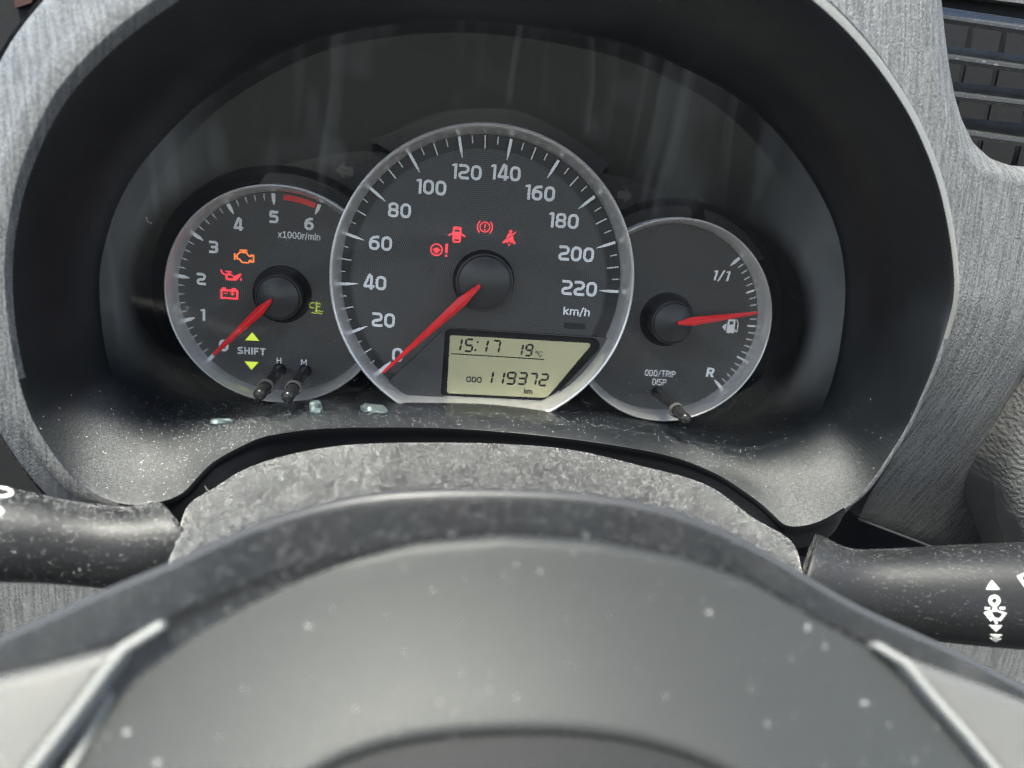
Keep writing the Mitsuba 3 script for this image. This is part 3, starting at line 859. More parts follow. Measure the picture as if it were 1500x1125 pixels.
put_icon('coolant', 462.7, 451.5, 20, YT, 'm_lamp', ta, 'warning_light', 'green coolant temperature light', tuple(0.55 * np.array(GREEN)))
YH = -0.0050
add('hub_recess', extrude(Point(*TC).buffer(0.0135, quad_segs=24), YT - 0.0002, 0.0002), 'm_deep', ta)
add('hub_cap', hub_cap(TC, 34.5 * mpp(404, 433, YH), YT, YH), 'm_hub', ta, smooth=35)
red, tip = needle((397.6, 439), (306.2, 525.6), -0.0065, 0.0042, 0.0013, white_tip=0.003)
add('needle', red, 'm_needle', ta, smooth=20)
add('needle_tip', tip, 'm_white', ta)

# ---------------------------------------------------------------- fuel gauge
fz = lambda x, y: (860 + x / 3.31, 300 + y / 3.31)
aF, aM, aR = [dial_angle(*fz(*q), YT, FD) for q in ((725, 268), (795, 587), (637, 872))]
for k in range(21):
    ang = aF + (aM - aF) * k / 10 if k <= 10 else aM + (aR - aM) * (k - 10) / 10
    if k in (0, 20): add('tick_mark', tick(FD, ang, 0.0412, 0.0470, 0.0015, YT, True), 'm_white', fu)
    elif k % 5 == 0: add('tick_mark', tick(FD, ang, 0.0427, 0.0470, 0.0008, YT, False), 'm_white', fu)
    else: add('tick_mark', tick(FD, ang, 0.0437, 0.0470, 0.00055, YT, False), 'm_tick', fu)
m_ = mpp(1000, 500, YT)
add('level_text', lettering('1/1', 14.5, 24, 1056.4, 403.8, YT, 0.19, 0.16), 'm_white', fu)
add('level_text', lettering('R', 13.5, 11.5, 1040.4, 545.3, YT, 0.22, 0.06), 'm_white', fu)
add('stem_text', lettering('ODO/TRIP', 9.2, 45, 967, 546.8, YT, 0.15), 'm_white', fu)
add('stem_text', lettering('DISP', 9.2, 20.5, 965.7, 559.4, YT, 0.15), 'm_white', fu)
put_icon('pump', 1069.5, 477.6, 23, YT, 'm_white', fu, 'pump_symbol')
put_icon('seat', 925, 529.6, 21, YT, 'm_ghost', fu, 'unlit_symbol')
add('hub_recess', extrude(Point(*FC).buffer(0.0135, quad_segs=24), YT - 0.0002, 0.0002), 'm_deep', fu)
add('hub_cap', hub_cap(FC, 31.3 * mpp(986, 472, YH), YT, YH), 'm_hub', fu, smooth=35)
red, _ = needle((992.9, 473.7), (1108.3, 458.5), -0.0065, 0.0042, 0.0014)
add('needle', red, 'm_needle', fu, smooth=20)

# ---------------------------------------------------------------- raised shoulders of the housing, unlit turn arrows
xz = lambda pts, y: [(lambda q: (q[0], q[2]))(at(*q, y)) for q in pts]
shL = Polygon(xz([(372, 300), (380, 268), (390, 254), (404, 244), (437, 236), (496, 224.5), (531, 221), (562, 223), (590, 240), (560, 330), (450, 330)], 0.0055)).difference(Point(*TC).buffer(RS - 0.001))
shR = Polygon(xz([(860, 252), (870, 250), (923, 263), (964, 278), (1000, 293), (1014, 310), (1010, 340), (930, 360), (880, 340)], 0.0055)).difference(Point(*FC).buffer(RS - 0.001))
for s in (shL, shR):
    add('shoulder_panel', extrude(s, 0.0055, 0.006), 'm_shoulder', cl)
arch = Polygon(xz(list(map(tuple, smooth_open([(541, 203), (570, 195), (600, 181), (650, 164), (700, 159), (750, 161), (800, 179), (868, 221), (896, 237)], 60))) + [(872, 262), (720, 240), (578, 226)], 0.003)).difference(Point(0, 0).buffer(R0 - 0.001))
add('arch_panel', extrude(arch, 0.003, 0.008), 'm_shoulder', cl)
put_icon('arrow', 505, 250, 26, 0.0055, 'm_ghost', cl, 'turn_arrow', 'unlit left turn arrow')
put_icon('arrow', 915, 286, 22, 0.0055, 'm_ghost', cl, 'turn_arrow', 'unlit right turn arrow', flip=-1)
cres = Polygon(xz([(1022, 290), (1029, 292), (1060, 314), (1096, 346), (1120, 379), (1112, 382), (1085, 352), (1050, 330), (1033, 322), (1032, 305)], 0.0052))
add('shoulder_panel', extrude(cres.difference(Point(*FC).buffer(RS)), 0.0052, 0.006), 'm_shoulder', cl)


# ---------------------------------------------------------------- reset stems through the cover
def stem(base_px, tip_px, r_tip, label):
    b = at(*base_px, YT)
    tip_px = tuple(np.array(tip_px) + 0.16 * (np.array(tip_px) - base_px))
    best = min(np.linspace(-0.02, -0.075, 500), key=lambda y: np.hypot(*(np.array(pix([b[0], y, b[2]])) - tip_px)))
    q = pix([b[0], best, b[2]])
    rr = r_tip * mpp(*tip_px, best)
    y1 = best
    prof = [(rr * 0.95, YT)] + [(rr * 0.95, y1 + 0.006), (rr, y1 + 0.004)] + [(rr * math.cos(a), y1 + 0.0025 - rr * 0.75 * math.sin(a)) for a in np.linspace(0, math.pi / 2 - 0.02, 8)]
    k = cl + '__' + add('reset_stem', lathe(prof, (b[0], b[2]), 40), 'm_knob', cl, smooth=50, label=label)[len(cl) + 2:]
    yl = lens_y(b[0], b[2])
    add('collar', lathe([(rr * 1.05, yl + 0.001), (rr * 1.10, yl - 0.0012), (rr * 1.28, yl - 0.0012), (rr * 1.36, yl + 0.001)], (b[0], b[2]), 40), 'm_clear_ring', k, smooth=50)
    add('base_hole', extrude(Point(b[0], b[2]).buffer(rr * 1.12), YT - 0.0002, 0.0002), 'm_deep', k)


stem((410, 541), (380.7, 572.7), 9.6, 'black reset stem marked H')
stem((447, 543), (419.3, 574.7), 9.6, 'black reset stem marked M')
stem((962.5, 574), (1003.5, 606.6), 8.4, 'black reset stem of the trip counter')

# ================================================================== dashboard right of the hood, with the vent opening
dash = thing('dashboard', 'dark grey dashboard skin with fine upright grain around the hood', 'dashboard')
hole = Polygon([(1376, -90), (1379, 0), (1384, 50), (1390, 95), (1398, 140), (1409, 176), (1426, 210), (1450, 232), (1478, 242), (1560, 250), (1800, 255), (1800, -90)])
side_edge = [(1530, 520), (1500, 556), (1478, 600), (1462, 640), (1453, 680), (1450, 715), (1454, 760), (1468, 800), (1480, 840)]
panel = Polygon([(1120, -160), (1850, -160), (1850, 430), (1600, 470)] + side_edge + [(1400, 850), (1372, 804), (1258, 759), (1272, 728), (1310, 668), (1345, 603), (1373, 527), (1391, 455), (1394, 380), (1380, 286), (1347, 194), (1295, 107), (1242, 45), (1197, -5), (1120, -70)]).difference(hole)
hole_b = hole.boundary
side_l = LineString(side_edge)
low_l = LineString([(1372, 804), (1258, 759)])


def panel_y(px, py):
    t = (py - 430) / 400.0
    y = -0.078 + np.where(t < 0, 0.009 * t * t, 0.058 * np.abs(t) ** 1.7)
    y = y + 0.000035 * np.maximum(px - 1400, 0)
    P = shapely.points(px, py)
    d = shapely.distance(hole, P)
    y = y + 0.006 * np.clip(1 - d / 21, 0, 1) ** 2 + 0.0007 * np.clip(1 - np.abs(d - 23) / 3, 0, 1) * -1
    d2 = shapely.distance(side_l, P)
    y = y + 0.006 * np.clip(1 - d2 / 16, 0, 1) ** 2
    d3 = shapely.distance(low_l, P)
    y = y + 0.003 * np.clip(1 - d3 / 8, 0, 1) ** 2
    return y


pts, f, rings = triangulate(panel, 7.0)
ys = panel_y(pts[:, 0], pts[:, 1])
v3 = np.array([at(x, y, q) for (x, y), q in zip(pts, ys)])
add('right_panel', with_skirt(v3, f[:, ::-1], rings, np.array([0, 0.022, 0])), 'm_dash', dash, smooth=50)
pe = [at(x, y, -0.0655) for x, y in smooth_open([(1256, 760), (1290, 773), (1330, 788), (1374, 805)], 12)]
add('panel_highlight', loft([[q + np.array([0, 0.0004 * math.cos(a), 0.0006 * math.sin(a)]) for a in np.linspace(0, 2 * math.pi, 8, endpoint=False)] for q in pe]), 'm_hub', dash, smooth=True)  # thin tube added to draw a highlight line along the panel edge
# side pad at the right edge
sidep = Polygon([(1536, 520), (1506, 556), (1484, 600), (1468, 640), (1459, 680), (1456, 715), (1460, 760), (1474, 800), (1490, 850), (1800, 900), (1800, 480)])
pts, f, rings = triangulate(sidep, 8.0)
dd = shapely.distance(sidep.boundary, shapely.points(pts))
ys = -0.066 - 0.012 * (1 - np.clip(1 - dd / 60, 0, 1) ** 2)
v3 = np.array([at(x, y, q) for (x, y), q in zip(pts, ys)])
add('side_pad', with_skirt(v3, f[:, ::-1], rings, np.array([0, 0.02, 0])), 'm_pad', dash, smooth=50, label='lighter grey pebbled pad at the right edge')


def board(corner_px, y, m, name, parent, thick=0.02, **k):
    v = np.array([at(*q, y) for q in corner_px])
    return add(name, extrude(Polygon([(a[0], a[2]) for a in v]), y, thick), m, parent, **k)


# left: knee panel below the light stalk, and the dark carcass behind everything
board([(-200, 800), (330, 800), (330, 1200), (-200, 1200)], -0.058, 'm_dash', 'knee_panel', dash, 0.01)
board([(1180, 830), (1800, 850), (1800, 1250), (1180, 1250)], -0.050, 'm_dash', 'knee_panel', dash, 0.01)
add('carcass', extrude(box(-0.34, -0.45, 0.60, 0.085), 0.054, 0.02), 'm_deep', dash)
add('top_shelf', tri_mesh(*(lambda b: (b.vertices, b.faces))(trimesh.creation.box((0.95, 0.30, 0.012), trimesh.transformations.translation_matrix([0.32, 0.19, 0.160])))), 'm_dash', dash)

# unseen cloth roof lining, added behind the camera to block skylight
add('added_roof_lining', tri_mesh(*(lambda b: (b.vertices, b.faces))(trimesh.creation.box((1.5, 1.8, 0.03), trimesh.transformations.translation_matrix([0.2, -1.65, 0.55])))), 'm_cloth', None)
labels['added_roof_lining'] = {'label': 'unseen grey cloth roof lining added to block the sky behind the driver', 'category': 'car roof', 'kind': 'structure'}

pil = thing('windscreen_pillar', 'dark pillar beyond the upper left end of the dashboard', 'car pillar')
add('post', extrude(Polygon(xz([(-260, -300), (140, -300), (110, 300), (-260, 420)], 0.16)), 0.16, 0.03), 'm_deep', pil)
add('trim', extrude(Polygon(xz([(14, -60), (70, -60), (46, 4), (22, 12)], 0.157)), 0.157, 0.002), 'm_rust', pil, label='dull red strip at the top')

# ================================================================== air vent
vent = thing('air_vent', 'dark air vent with horizontal slats in the upper right of the dashboard', 'air vent')
add('back_box', extrude(Polygon(xz([(1330, -130), (1850, -130), (1850, 300), (1380, 300)], 0.045)), 0.045, 0.006), 'm_deep', vent)


def slat(front, back, y0=-0.050, y1=-0.022):
    (xa, ya), (xb, yb) = front
    s = (yb - ya) / (xb - xa)
    ln_f = [(xa - 14, ya - 14 * s), (xb + 250, yb + 250 * s)]
    (xa, ya), (xb, yb) = back
    s = (yb - ya) / (xb - xa)
    ln_b = [(xa - 14, ya - 14 * s), (xb + 250, yb + 250 * s)]
    F = [at(*q, y0) for q in ln_f]; B = [at(*q, y1) for q in ln_b]
    up = np.array([0, 0, 1.0])
    loops = []
    for Fp, Bp in zip(F, B):
        t = 0.0011
        mid = Fp + YV * 0.0012
        loops.append([Fp + YV * 0.0002 + up * 0.0000, Fp + up * -0.0011, mid - up * 0.0024, Bp - up * 0.0014, Bp, mid + up * 0.0003])
    return loft(loops, cap0=True, cap1=True)


for fr, bk in [(((1386.5, 81), (1500, 97)), ((1385, 66), (1500, 82))), (((1399, 137), (1500, 149)), ((1394, 119.5), (1500, 131))), (((1417, 193), (1500, 205)), ((1410, 172), (1500, 181))),
               (((1380, 22), (1500, 40)), ((1379, 10), (1500, 28)))]:
    add('slat', slat(fr, bk), 'm_slat', vent, smooth=40)
for x in (1421, 1471, 1530):
    a = at(x, 20, -0.012); b = at(x - 6, 260, -0.012)
    add('vane', trimesh.creation.box((0.0009, 0.003, a[2] - b[2]), trimesh.transformations.translation_matrix([(a[0] + b[0]) / 2, -0.004, (a[2] + b[2]) / 2])), 'm_black', vent)

# ================================================================== steering column cover
cov = thing('column_cover', 'steering column cover thick with pale dust below the gauges', 'steering column cover')
back = [(235, 880), (250, 832), (262, 785), (276, 740), (311, 716), (345, 694), (400, 672), (450, 660), (500, 652.5), (620, 648), (740, 650), (850, 661), (950, 685), (1046, 716), (1106, 760), (1149, 784), (1166, 803), (1174, 845), (1190, 900)]
front = [(190, 960), (215, 905), (240, 862), (275, 832), (330, 800), (375, 776), (430, 758), (480, 748), (530, 741), (630, 735), (740, 735), (850, 742), (950, 762), (1030, 786), (1085, 812), (1130, 838), (1165, 870), (1190, 920), (1200, 970)]
nb = 160
sb, sf = smooth_open(back, nb), smooth_open(front, nb)
yb_ = lambda px: -0.074 - 0.020 * np.clip(np.abs(px - 690) / 450, 0, 1) ** 2
loops = []
B0 = np.array([at(*q, yb_(q[0])) for q in sb])
F0 = np.array([at(*q, -0.168) for q in sf])
nz = np.array([0, 0, -1.0])
cc = B0.mean(0)
inw = (cc - B0); inw[:, 1] = 0; inw /= np.linalg.norm(inw, axis=1, keepdims=True)
loops.append(B0 + inw * 0.030 + YV * 0.004)
loops.append(B0 + inw * 0.0035 + YV * 0.0020)
loops.append(B0 + inw * 0.0012 + YV * 0.0012)
loops.append(B0 + inw * 0.0002 + YV * 0.0003)
for t in np.linspace(0.01, 1, 16):
    loops.append(B0 * (1 - t) + F0 * t + np.array([0, 0, 0.0012 * math.sin(math.pi * t)]))
add('upper_shell', loft(loops, closed=False), 'm_cover', cov, smooth=50)
cover_mesh = loft(loops[4:], closed=False)
# the lower half closes it below
Lb = [B0 + inw * 0.004 + YV * 0.002, F0]
low = []
for P in Lb:
    a, b = P[0], P[-1]
    t = np.linspace(0, 1, 40)[:, None]
    q = a * (1 - t) + b * t; q[:, 2] -= 0.045 * np.sin(math.pi * t[:, 0])
    low.append(q)
add('lower_shell', loft(low, closed=False), 'm_black', cov, smooth=50)


# ================================================================== stalks
def stalk_mesh(sections, n=48, shear=0.0):
    """sections: (px, py centre, radius in px, y, depth factor)"""
    loops = []
    S = smooth_open(np.array([[a, b, c, d, e] for a, b, c, d, e in sections], float), 60)
    C = np.array([at(s[0], s[1], s[3]) for s in S])
    tang = np.gradient(C, axis=0); tang /= np.linalg.norm(tang, axis=1, keepdims=True)
    for k, (s, c, tg) in enumerate(zip(S, C, tang)):
        rr = s[2] * mpp(s[0], s[1], s[3])
        up = U_ - tg * (U_ @ tg); up /= np.linalg.norm(up)
        sd = np.cross(tg, up)
        a = np.linspace(0, 2 * math.pi, n, endpoint=False)
        # slightly squared oval with a soft ridge
        ca, sa = np.sign(np.cos(a)) * np.abs(np.cos(a)) ** 0.9, np.sign(np.sin(a)) * np.abs(np.sin(a)) ** 0.9
        q = c + rr * (up * sa[:, None] + sd * (ca * s[4])[:, None])
        q[:, 0] += shear * (q[:, 1] - c[1]) * max(0, 1 - k / 14.0)      # the root is cut aslant, along the side of the cover
        loops.append(q)
    return loft(loops, cap0=True, cap1=True), C, S


lst = thing('light_stalk', 'dusty black control stalk left of the steering column with a white ring mark', 'control stalk')
mesh_l, CLs, _ = stalk_mesh([(266, 778, 50, -0.1163, 0.8), (262, 780, 53, -0.1163, 0.85), (240, 790, 58, -0.1174, 0.9), (200, 801, 61, -0.1190, 0.9), (150, 800, 62, -0.1201, 0.9), (90, 794, 63, -0.1223, 0.9), (0, 783, 72, -0.1256, 0.85), (-150, 765, 76, -0.1300, 0.8), (-300, 745, 70, -0.1355, 0.8)], shear=-0.8)
add('lever', mesh_l, 'm_stalk', lst, smooth=50)
wst = thing('wiper_stalk', 'black control stalk right of the steering column with white wiper symbols', 'control stalk')
mesh_r, CRs, _ = stalk_mesh([(1172, 852, 66, -0.1163, 0.8), (1178, 853, 66, -0.1163, 0.85), (1200, 858, 62, -0.1174, 0.9), (1238, 865, 58, -0.1190, 0.9), (1300, 868, 58.5, -0.1212, 0.9), (1400, 870, 65, -0.1245, 0.9), (1500, 872, 70, -0.1278, 0.9), (1620, 872, 74, -0.1311, 0.85), (1760, 870, 72, -0.1355, 0.8)], shear=0.62)
add('lever', mesh_r, 'm_stalk', wst, smooth=50)


def print_on(shape_px, mesh, m, parent, name, lift=0.0002, step=1.2):
    """flat print laid on a curved surface: a shape given in photograph pixels, dropped along the sight lines onto the mesh and raised a hair"""
    out = []
    inter = trimesh.ray.ray_triangle.RayMeshIntersector(mesh)
    for g in getattr(shape_px, 'geoms', [shape_px]):
        pts, f, rings = triangulate(g, step)
        d = np.array([ray(*q) for q in pts]); d /= np.linalg.norm(d, axis=1, keepdims=True)
        loc, ri, ti = inter.intersects_location(np.repeat(CAM[None], len(d), 0), d, multiple_hits=False)
        if len(ri) < len(d): continue
        P = np.zeros((len(d), 3)); P[ri] = loc
        nn = mesh.face_normals[ti]; N = np.zeros_like(P); N[ri] = nn
        N = np.where(((N * d).sum(1) > 0)[:, None], -N, N)
        out.append(with_skirt(P + N * lift, f[:, ::-1], rings, -lift * 0.9 * N.mean(0)))
    if out: add(name, concat(out), m, parent)


S4 = lambda pts: [(1380 + x / 8.033, 820 + y / 8.033) for x, y in pts]
print_on(Polygon(S4([(580, 240), (678, 350), (510, 350)])).difference(Point(1380 + 588 / 8.033, 820 + 310 / 8.033).buffer(1.6)), mesh_r, 'm_print', wst, 'printed_mark', step=0.9)
print_on(affinity.scale(Point(1380 + 613 / 8.033, 820 + 480 / 8.033).buffer(8.8), 1, 0.95).difference(Point(1380 + 613 / 8.033, 820 + 480 / 8.033).buffer(3.6)), mesh_r, 'm_print', wst, 'printed_mark', step=0.9)
for a, b in ((500, 560), (590, 645), (672, 740)):
    print_on(Polygon(S4([(a, 556), (b, 556), (b, 584), (a, 584)])), mesh_r, 'm_print', wst, 'printed_mark', step=0.9)
fan = Polygon(S4([(485, 620), (560, 596), (640, 590), (760, 625), (685, 722), (640, 706), (590, 706), (570, 722)]))
fan_in = Polygon(S4([(530, 625), (590, 610), (640, 606), (715, 632), (670, 694), (640, 680), (600, 682), (582, 696)]))
print_on(union_all([fan.difference(fan_in), LineString(S4([(562, 622), (638, 742)])).buffer(2.0)]), mesh_r, 'm_print', wst, 'printed_mark', step=0.9)
print_on(Polygon(S4([(550, 768), (706, 772), (634, 846)])), mesh_r, 'm_print', wst, 'printed_mark', step=0.9)
print_on(union_all([Polygon(S4([(560, 876), (704, 880), (632, 926)])), Polygon(S4([(560, 920), (694, 926), (630, 966)]))]), mesh_r, 'm_print', wst, 'printed_mark', step=0.9)
print_on(Polygon([(1489, 844), (1502, 838), (1525, 842), (1500, 860)]).difference(Polygon([(1496, 845), (1503, 842), (1516, 844), (1501, 854)])), mesh_r, 'm_print', wst, 'printed_mark', step=0.9)
print_on(affinity.rotate(affinity.scale(Point(0, 721).buffer(20), 1, 0.42), 4).difference(affinity.rotate(affinity.scale(Point(-1, 720.5).buffer(14), 1, 0.33), 4)), mesh_l, 'm_print', lst, 'printed_mark', step=0.9)
print_on(Polygon([(-20, 738), (1, 742), (7, 750), (0, 756), (-20, 752)]), mesh_l, 'm_print', lst, 'printed_mark', step=0.9)

# ================================================================== steering wheel
wh = thing('steering_wheel', 'hub of the steering wheel with smooth grey horn pad and silver spokes', 'steering wheel')
WN = np.array([0, -0.86, 0.51]); WN /= np.linalg.norm(WN)
WO = np.array([0.0, -0.214, -0.0255])
EX = np.array([1.0, 0, 0]); EY = np.cross(WN, EX); EY = EY if EY[2] > 0 else -EY
wp = lambda px, py, off=0.0: at_plane(px, py, WO + WN * off, WN)
w2 = lambda pts, off=0.0: [(float((q - WO) @ EX), float((q - WO) @ EY)) for q in (wp(*p, off) for p in pts)]
FR = lambda off: (WO + WN * off, EX, EY, WN)
crest = smooth_open([(-260, 1060), (-120, 992), (0, 934), (80, 898), (161, 862), (251, 824), (331, 786), (400, 759), (500, 732), (600, 720), (740, 718), (880, 727), (1000, 753), (1100, 797), (1179, 843), (1259, 889), (1361, 936), (1500, 1006), (1640, 1085), (1760, 1160)], 120)
edge_ = smooth_open([(-260, 1100), (-120, 1040), (0, 987), (80, 965), (151, 942), (236, 906), (351, 856), (420, 832), (500, 811), (610, 788), (740, 779), (870, 788), (1000, 813), (1100, 847), (1193, 899), (1287, 945), (1380, 985), (1500, 1032), (1640, 1100), (1760, 1180)], 120)
Cr = np.array([at(*q, -0.186) for q in crest]); Ed = np.array([wp(*q) for q in edge_])
down = np.array([0, 0.25, -1.0])
loops = [Cr + down * 0.030]
for a in range(-60, 181, 20):      # a rounded bead along the crest
    loops.append(Cr + np.array([0, 0.0012 * math.cos(math.radians(a)) * -1 + 0.0012, -0.0012 + 0.0012 * math.sin(math.radians(a))]) if a < 0 else Cr + np.array([0, 0.0012 * math.cos(math.radians(a)), -0.0012 + 0.0012 * math.sin(math.radians(a))]))
loops = [loops[0]] + loops[4:]
for t in (0.2, 0.4, 0.6, 0.8, 0.95, 1.0):
    loops.append((Cr + np.array([0, -0.0013, -0.0016])) * (1 - t) + Ed * t + np.array([0, 0, 0.0006 * math.sin(math.pi * t)]))
hub_top = loops
loops = [Ed, Ed - EY * 0.006 - WN * 0.0035, Ed - EY * 0.03 - WN * 0.004, Ed - EY * 0.12 - WN * 0.004]
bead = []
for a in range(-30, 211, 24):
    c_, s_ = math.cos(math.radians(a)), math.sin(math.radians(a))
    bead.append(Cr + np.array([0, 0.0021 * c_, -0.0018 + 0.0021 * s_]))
add('highlight_bead', loft(bead, closed=False), 'm_bead', wh, smooth=True)  # bead added in a lighter tone to draw the highlight along the crest
add('hub_cover', concat([loft(hub_top, closed=False), loft(loops, closed=False)]), 'm_wheel', wh, smooth=50)
padpx = [(62, 1180), (94, 1125), (120, 1070), (150, 1012), (176, 978), (206, 944), (236, 912), (351, 857), (420, 833), (500, 812), (610, 789), (740, 780), (870, 789), (1000, 814), (1100, 848), (1193, 899), (1280, 944), (1300, 958), (1336, 1000), (1385, 1064), (1429, 1125), (1480, 1190), (1400, 1330), (200, 1330)]
padp = Polygon(w2(padpx)).buffer(-0.003).buffer(0.003)
badge_px = smooth_open([(440, 1150), (520, 1108), (620, 1083), (760, 1072), (890, 1079), (1000, 1106), (1090, 1150)], 40)
badge = Polygon(w2([tuple(q) for q in badge_px] + [(1000, 1290), (560, 1290)], 0.002))
add('horn_pad', pillow(padp.difference(badge), 0.0032, 0.0028, FR(-0.0012), dome=0.0, skirt=0.03, bend=4.2, crown=1.15), 'm_horn', wh, smooth=60, label='smooth grey horn pad')
add('badge_recess', pillow(badge.buffer(0.002), 0.004, 0.002, FR(-0.003), dome=0.002, skirt=0.004, bend=4.2, crown=1.15), 'm_badge', wh, smooth=60)
spL = [(-160, 1052), (0, 990), (90, 968), (168, 948), (200, 932), (234, 916), (240, 922), (215, 938), (188, 952), (165, 980), (120, 1045), (62, 1125), (20, 1190), (-160, 1300)]
spR = [(1277, 944), (1300, 952), (1343, 970), (1427, 1000), (1500, 1030), (1640, 1095), (1640, 1300), (1500, 1200), (1440, 1125), (1400, 1076), (1350, 1015), (1318, 972), (1296, 960)]
for s, side in ((spL, 'left'), (spR, 'right')):
    P = Polygon(w2(s)).buffer(-0.0008).buffer(0.0008)
    k = add('spoke_trim', pillow(P, 0.0025, 0.0022, FR(-0.0005), dome=0.001, skirt=0.006, bend=2.0), 'm_silver', wh, smooth=50, label=f'satin silver {side} spoke trim')
for pts, wd in (([(237, 917), (187, 948), (162, 980), (118, 1042), (58, 1125), (14, 1196)], 0.0009), ([(152, 1018), (128, 1062), (96, 1125), (66, 1190)], 0.0011), ([(1280, 946), (1318, 970), (1350, 1012), (1400, 1074), (1438, 1125), (1492, 1200)], 0.0008)):
    P = LineString(w2(pts)).buffer(wd)
    add('trim_strip', pillow(P, 0.0006, wd * 0.95, FR(0.0008), skirt=0.008, bend=2.0 if wd < 0.001 else 4.2, crown=0.0 if wd < 0.001 else 1.15), 'm_trim_edge', wh, smooth=50)

# ================================================================== broken glass on the ledge
random.seed(11)


def shard(center, size, seed):
    r = np.random.default_rng(seed)
    pts = r.normal(size=(16, 3)); pts /= np.linalg.norm(pts, axis=1, keepdims=True)
    pts = np.sign(pts) * np.abs(pts) ** 0.6 * np.array(size) / 2
    h = trimesh.convex.convex_hull(pts)
    h.apply_translation(center)
    return h


def on_mesh(px, py, mesh):
    d = ray(px, py); d = d / np.linalg.norm(d)
    loc, ri, ti = trimesh.ray.ray_triangle.RayMeshIntersector(mesh).intersects_location([CAM], [d], multiple_hits=False)
    n = mesh.face_normals[ti[0]]
    return loc[0], (n if n @ d < 0 else -n)



for px, py, size, sd, lab in ((549, 600, (0.013, 0.007, 0.0042), 5, 'long greenish chip of broken glass on the ledge left of the largest gauge'),
                              (462, 601, (0.006, 0.005, 0.006), 8, 'small upright chip of broken glass on the ledge below the left gauge'),
                              (322, 618, (0.010, 0.005, 0.0025), 21, 'flat chip of broken glass on the ledge at the far left')):
    q, n = on_mesh(px, py + 4, shroud_mesh)
    k = thing('glass_chip', lab, 'broken glass')
    scene_key = add(k, shard(q + np.array([0, 0.001, size[2] * 0.42]), size, sd), 'm_glass', None)


# ================================================================== dust
def flakes(mesh, count, dens, smin, smax, seed):
    r = np.random.default_rng(seed)
    tri = mesh.triangles; area = mesh.area_faces
    c = tri.mean(1)
    px = np.array([pix(q) for q in c])
    w = area * dens(px[:, 0], px[:, 1], c)
    w = np.maximum(w, 0); w /= w.sum()
    fi = r.choice(len(w), count, p=w)
    u = r.random((count, 2)); s = u.sum(1) > 1; u[s] = 1 - u[s]
    P = tri[fi, 0] + u[:, :1] * (tri[fi, 1] - tri[fi, 0]) + u[:, 1:] * (tri[fi, 2] - tri[fi, 0])
    N = mesh.face_normals[fi]
    N = np.where(((CAM - P) * N).sum(1, keepdims=True) < 0, -N, N)
    S = smin + (smax - smin) * r.random(count) ** 3
    rnd = r.normal(size=(count, 3))
    t1 = np.cross(N, rnd); t1 /= np.linalg.norm(t1, axis=1, keepdims=True); t2 = np.cross(N, t1)
    v, f = [], []
    base = np.array([(0, 0, 0.5), (1, 0, 0.0), (-0.4, 0.8, 0.0), (-0.5, -0.7, 0.0), (0.1, 0.1, -0.05)])
    jit = r.uniform(0.5, 1.2, (count, 5))
    V = P[:, None] + S[:, None, None] * jit[..., None] * (base[None, :, :1] * t1[:, None] + base[None, :, 1:2] * t2[:, None] + base[None, :, 2:] * N[:, None])
    F = np.array([(0, 1, 2), (0, 2, 3), (0, 3, 1)])
    Fa = (np.arange(count) * 5)[:, None, None] + F[None]
    return tri_mesh(V.reshape(-1, 3), Fa.reshape(-1, 3))


g = lambda x, a, s: np.exp(-((x - a) / s) ** 2)
ledge = lambda x, y, c: (y > 575) * (g(x, 350, 120) * g(y, 630, 30) * 3.5 + g(x, 280, 130) * g(y, 690, 60) * 1.2 + g(x, 1040, 60) * g(y, 675, 28) * 2.5 + g(x, 620, 300) * g(y, 615, 18) * 2.2 + 0.10)
add('ledge_dust', flakes(shroud_mesh, 5200, ledge, 0.00008, 0.00042, 1), 'm_dust', None)
labels['ledge_dust'] = {'label': 'white dust specks scattered on the ledge below the gauges', 'category': 'dust', 'kind': 'stuff'}
add('cover_dust', flakes(cover_mesh, 40000, lambda x, y, c: 1.0 + 0.6 * (x < 560), 0.00009, 0.00034, 2), 'm_dust', None)
labels['cover_dust'] = {'label': 'pale dust coating the steering column cover', 'category': 'dust', 'kind': 'stuff'}
add('cover_specks', flakes(lens_mesh, 1500, lambda x, y, c: 0.12 + 6 * g(y, 590, 28), 0.00005, 0.00022, 6), 'm_dust', None)
labels['cover_specks'] = {'label': 'fine white dust specks on the clear gauge cover', 'category': 'dust', 'kind': 'stuff'}
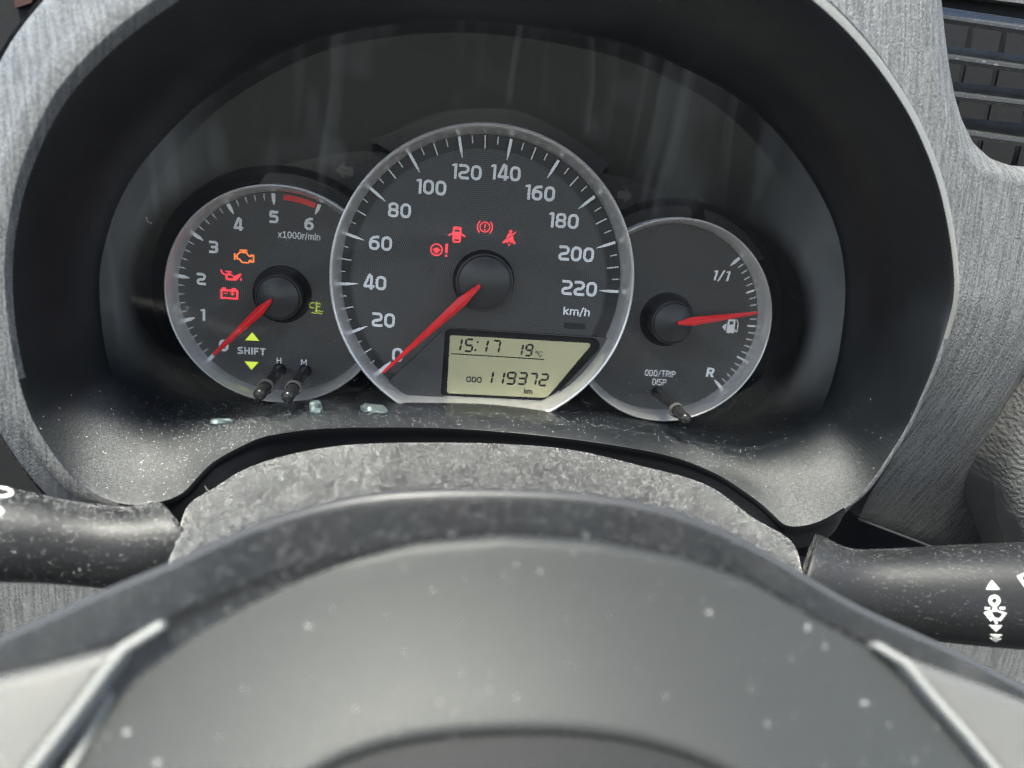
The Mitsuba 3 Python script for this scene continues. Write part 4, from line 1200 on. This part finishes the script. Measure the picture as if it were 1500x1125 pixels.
pad_mesh = pillow(padp.difference(badge), 0.0032, 0.0028, FR(-0.0012), dome=0.0, skirt=0.0001, bend=4.2, crown=1.15)
add('pad_specks', flakes(pad_mesh, 75, lambda x, y, c: (y < 1125) * 1.0, 0.00026, 0.0008, 9), 'm_dust_dull', None)
labels['pad_specks'] = {'label': 'blurred white dust specks on the horn pad', 'category': 'dust', 'kind': 'stuff'}
add('stalk_dust', flakes(mesh_l, 7000, lambda x, y, c: (x > -40) * (0.15 + 2.5 * g(y, 745, 35)), 0.00006, 0.00032, 3), 'm_dust', None)
labels['stalk_dust'] = {'label': 'pale dust specks on top of the left control stalk', 'category': 'dust', 'kind': 'stuff'}
add('wiper_stalk_dust', flakes(mesh_r, 2600, lambda x, y, c: (x < 1540) * (0.05 + 1.5 * g(y, 815, 25)) * (0.15 + g(x, 1180, 170)), 0.00006, 0.00025, 4), 'm_dust', None)
labels['wiper_stalk_dust'] = {'label': 'pale dust specks on the right control stalk', 'category': 'dust', 'kind': 'stuff'}


# ================================================================== a few lint fibres caught along the lip
def fibre(pts, r=0.00006):
    P = smooth_open(np.array([on_mesh(*q, shroud_mesh)[0] + np.array([0, -0.0004, 0.0003]) if hit else at(*q, y) for *q, y, hit in pts]), 14)
    rings_ = []
    for p in P:
        rings_.append([p + r * np.array([math.cos(a), 0, math.sin(a)]) for a in (0, 2.09, 4.19)])
    return loft(rings_)


add('lint', concat([fibre([(432, 644, -0.0415, 0), (428, 652, -0.0425, 0), (421, 656, -0.0430, 0), (417, 661, -0.0435, 0)]),
                    fibre([(1064, 703, -0.066, 0), (1070, 709, -0.067, 0), (1078, 712, -0.068, 0)]),
                    fibre([(300, 712, -0.084, 0), (306, 719, -0.085, 0), (312, 717, -0.0855, 0)]),
                    fibre([(214, 318, -0.060, 0), (217, 324, -0.060, 0), (223, 327, -0.060, 0)])]), 'm_dust', None)
labels['lint'] = {'label': 'short pale lint fibres caught along the hood and its lip', 'category': 'lint', 'kind': 'stuff'}
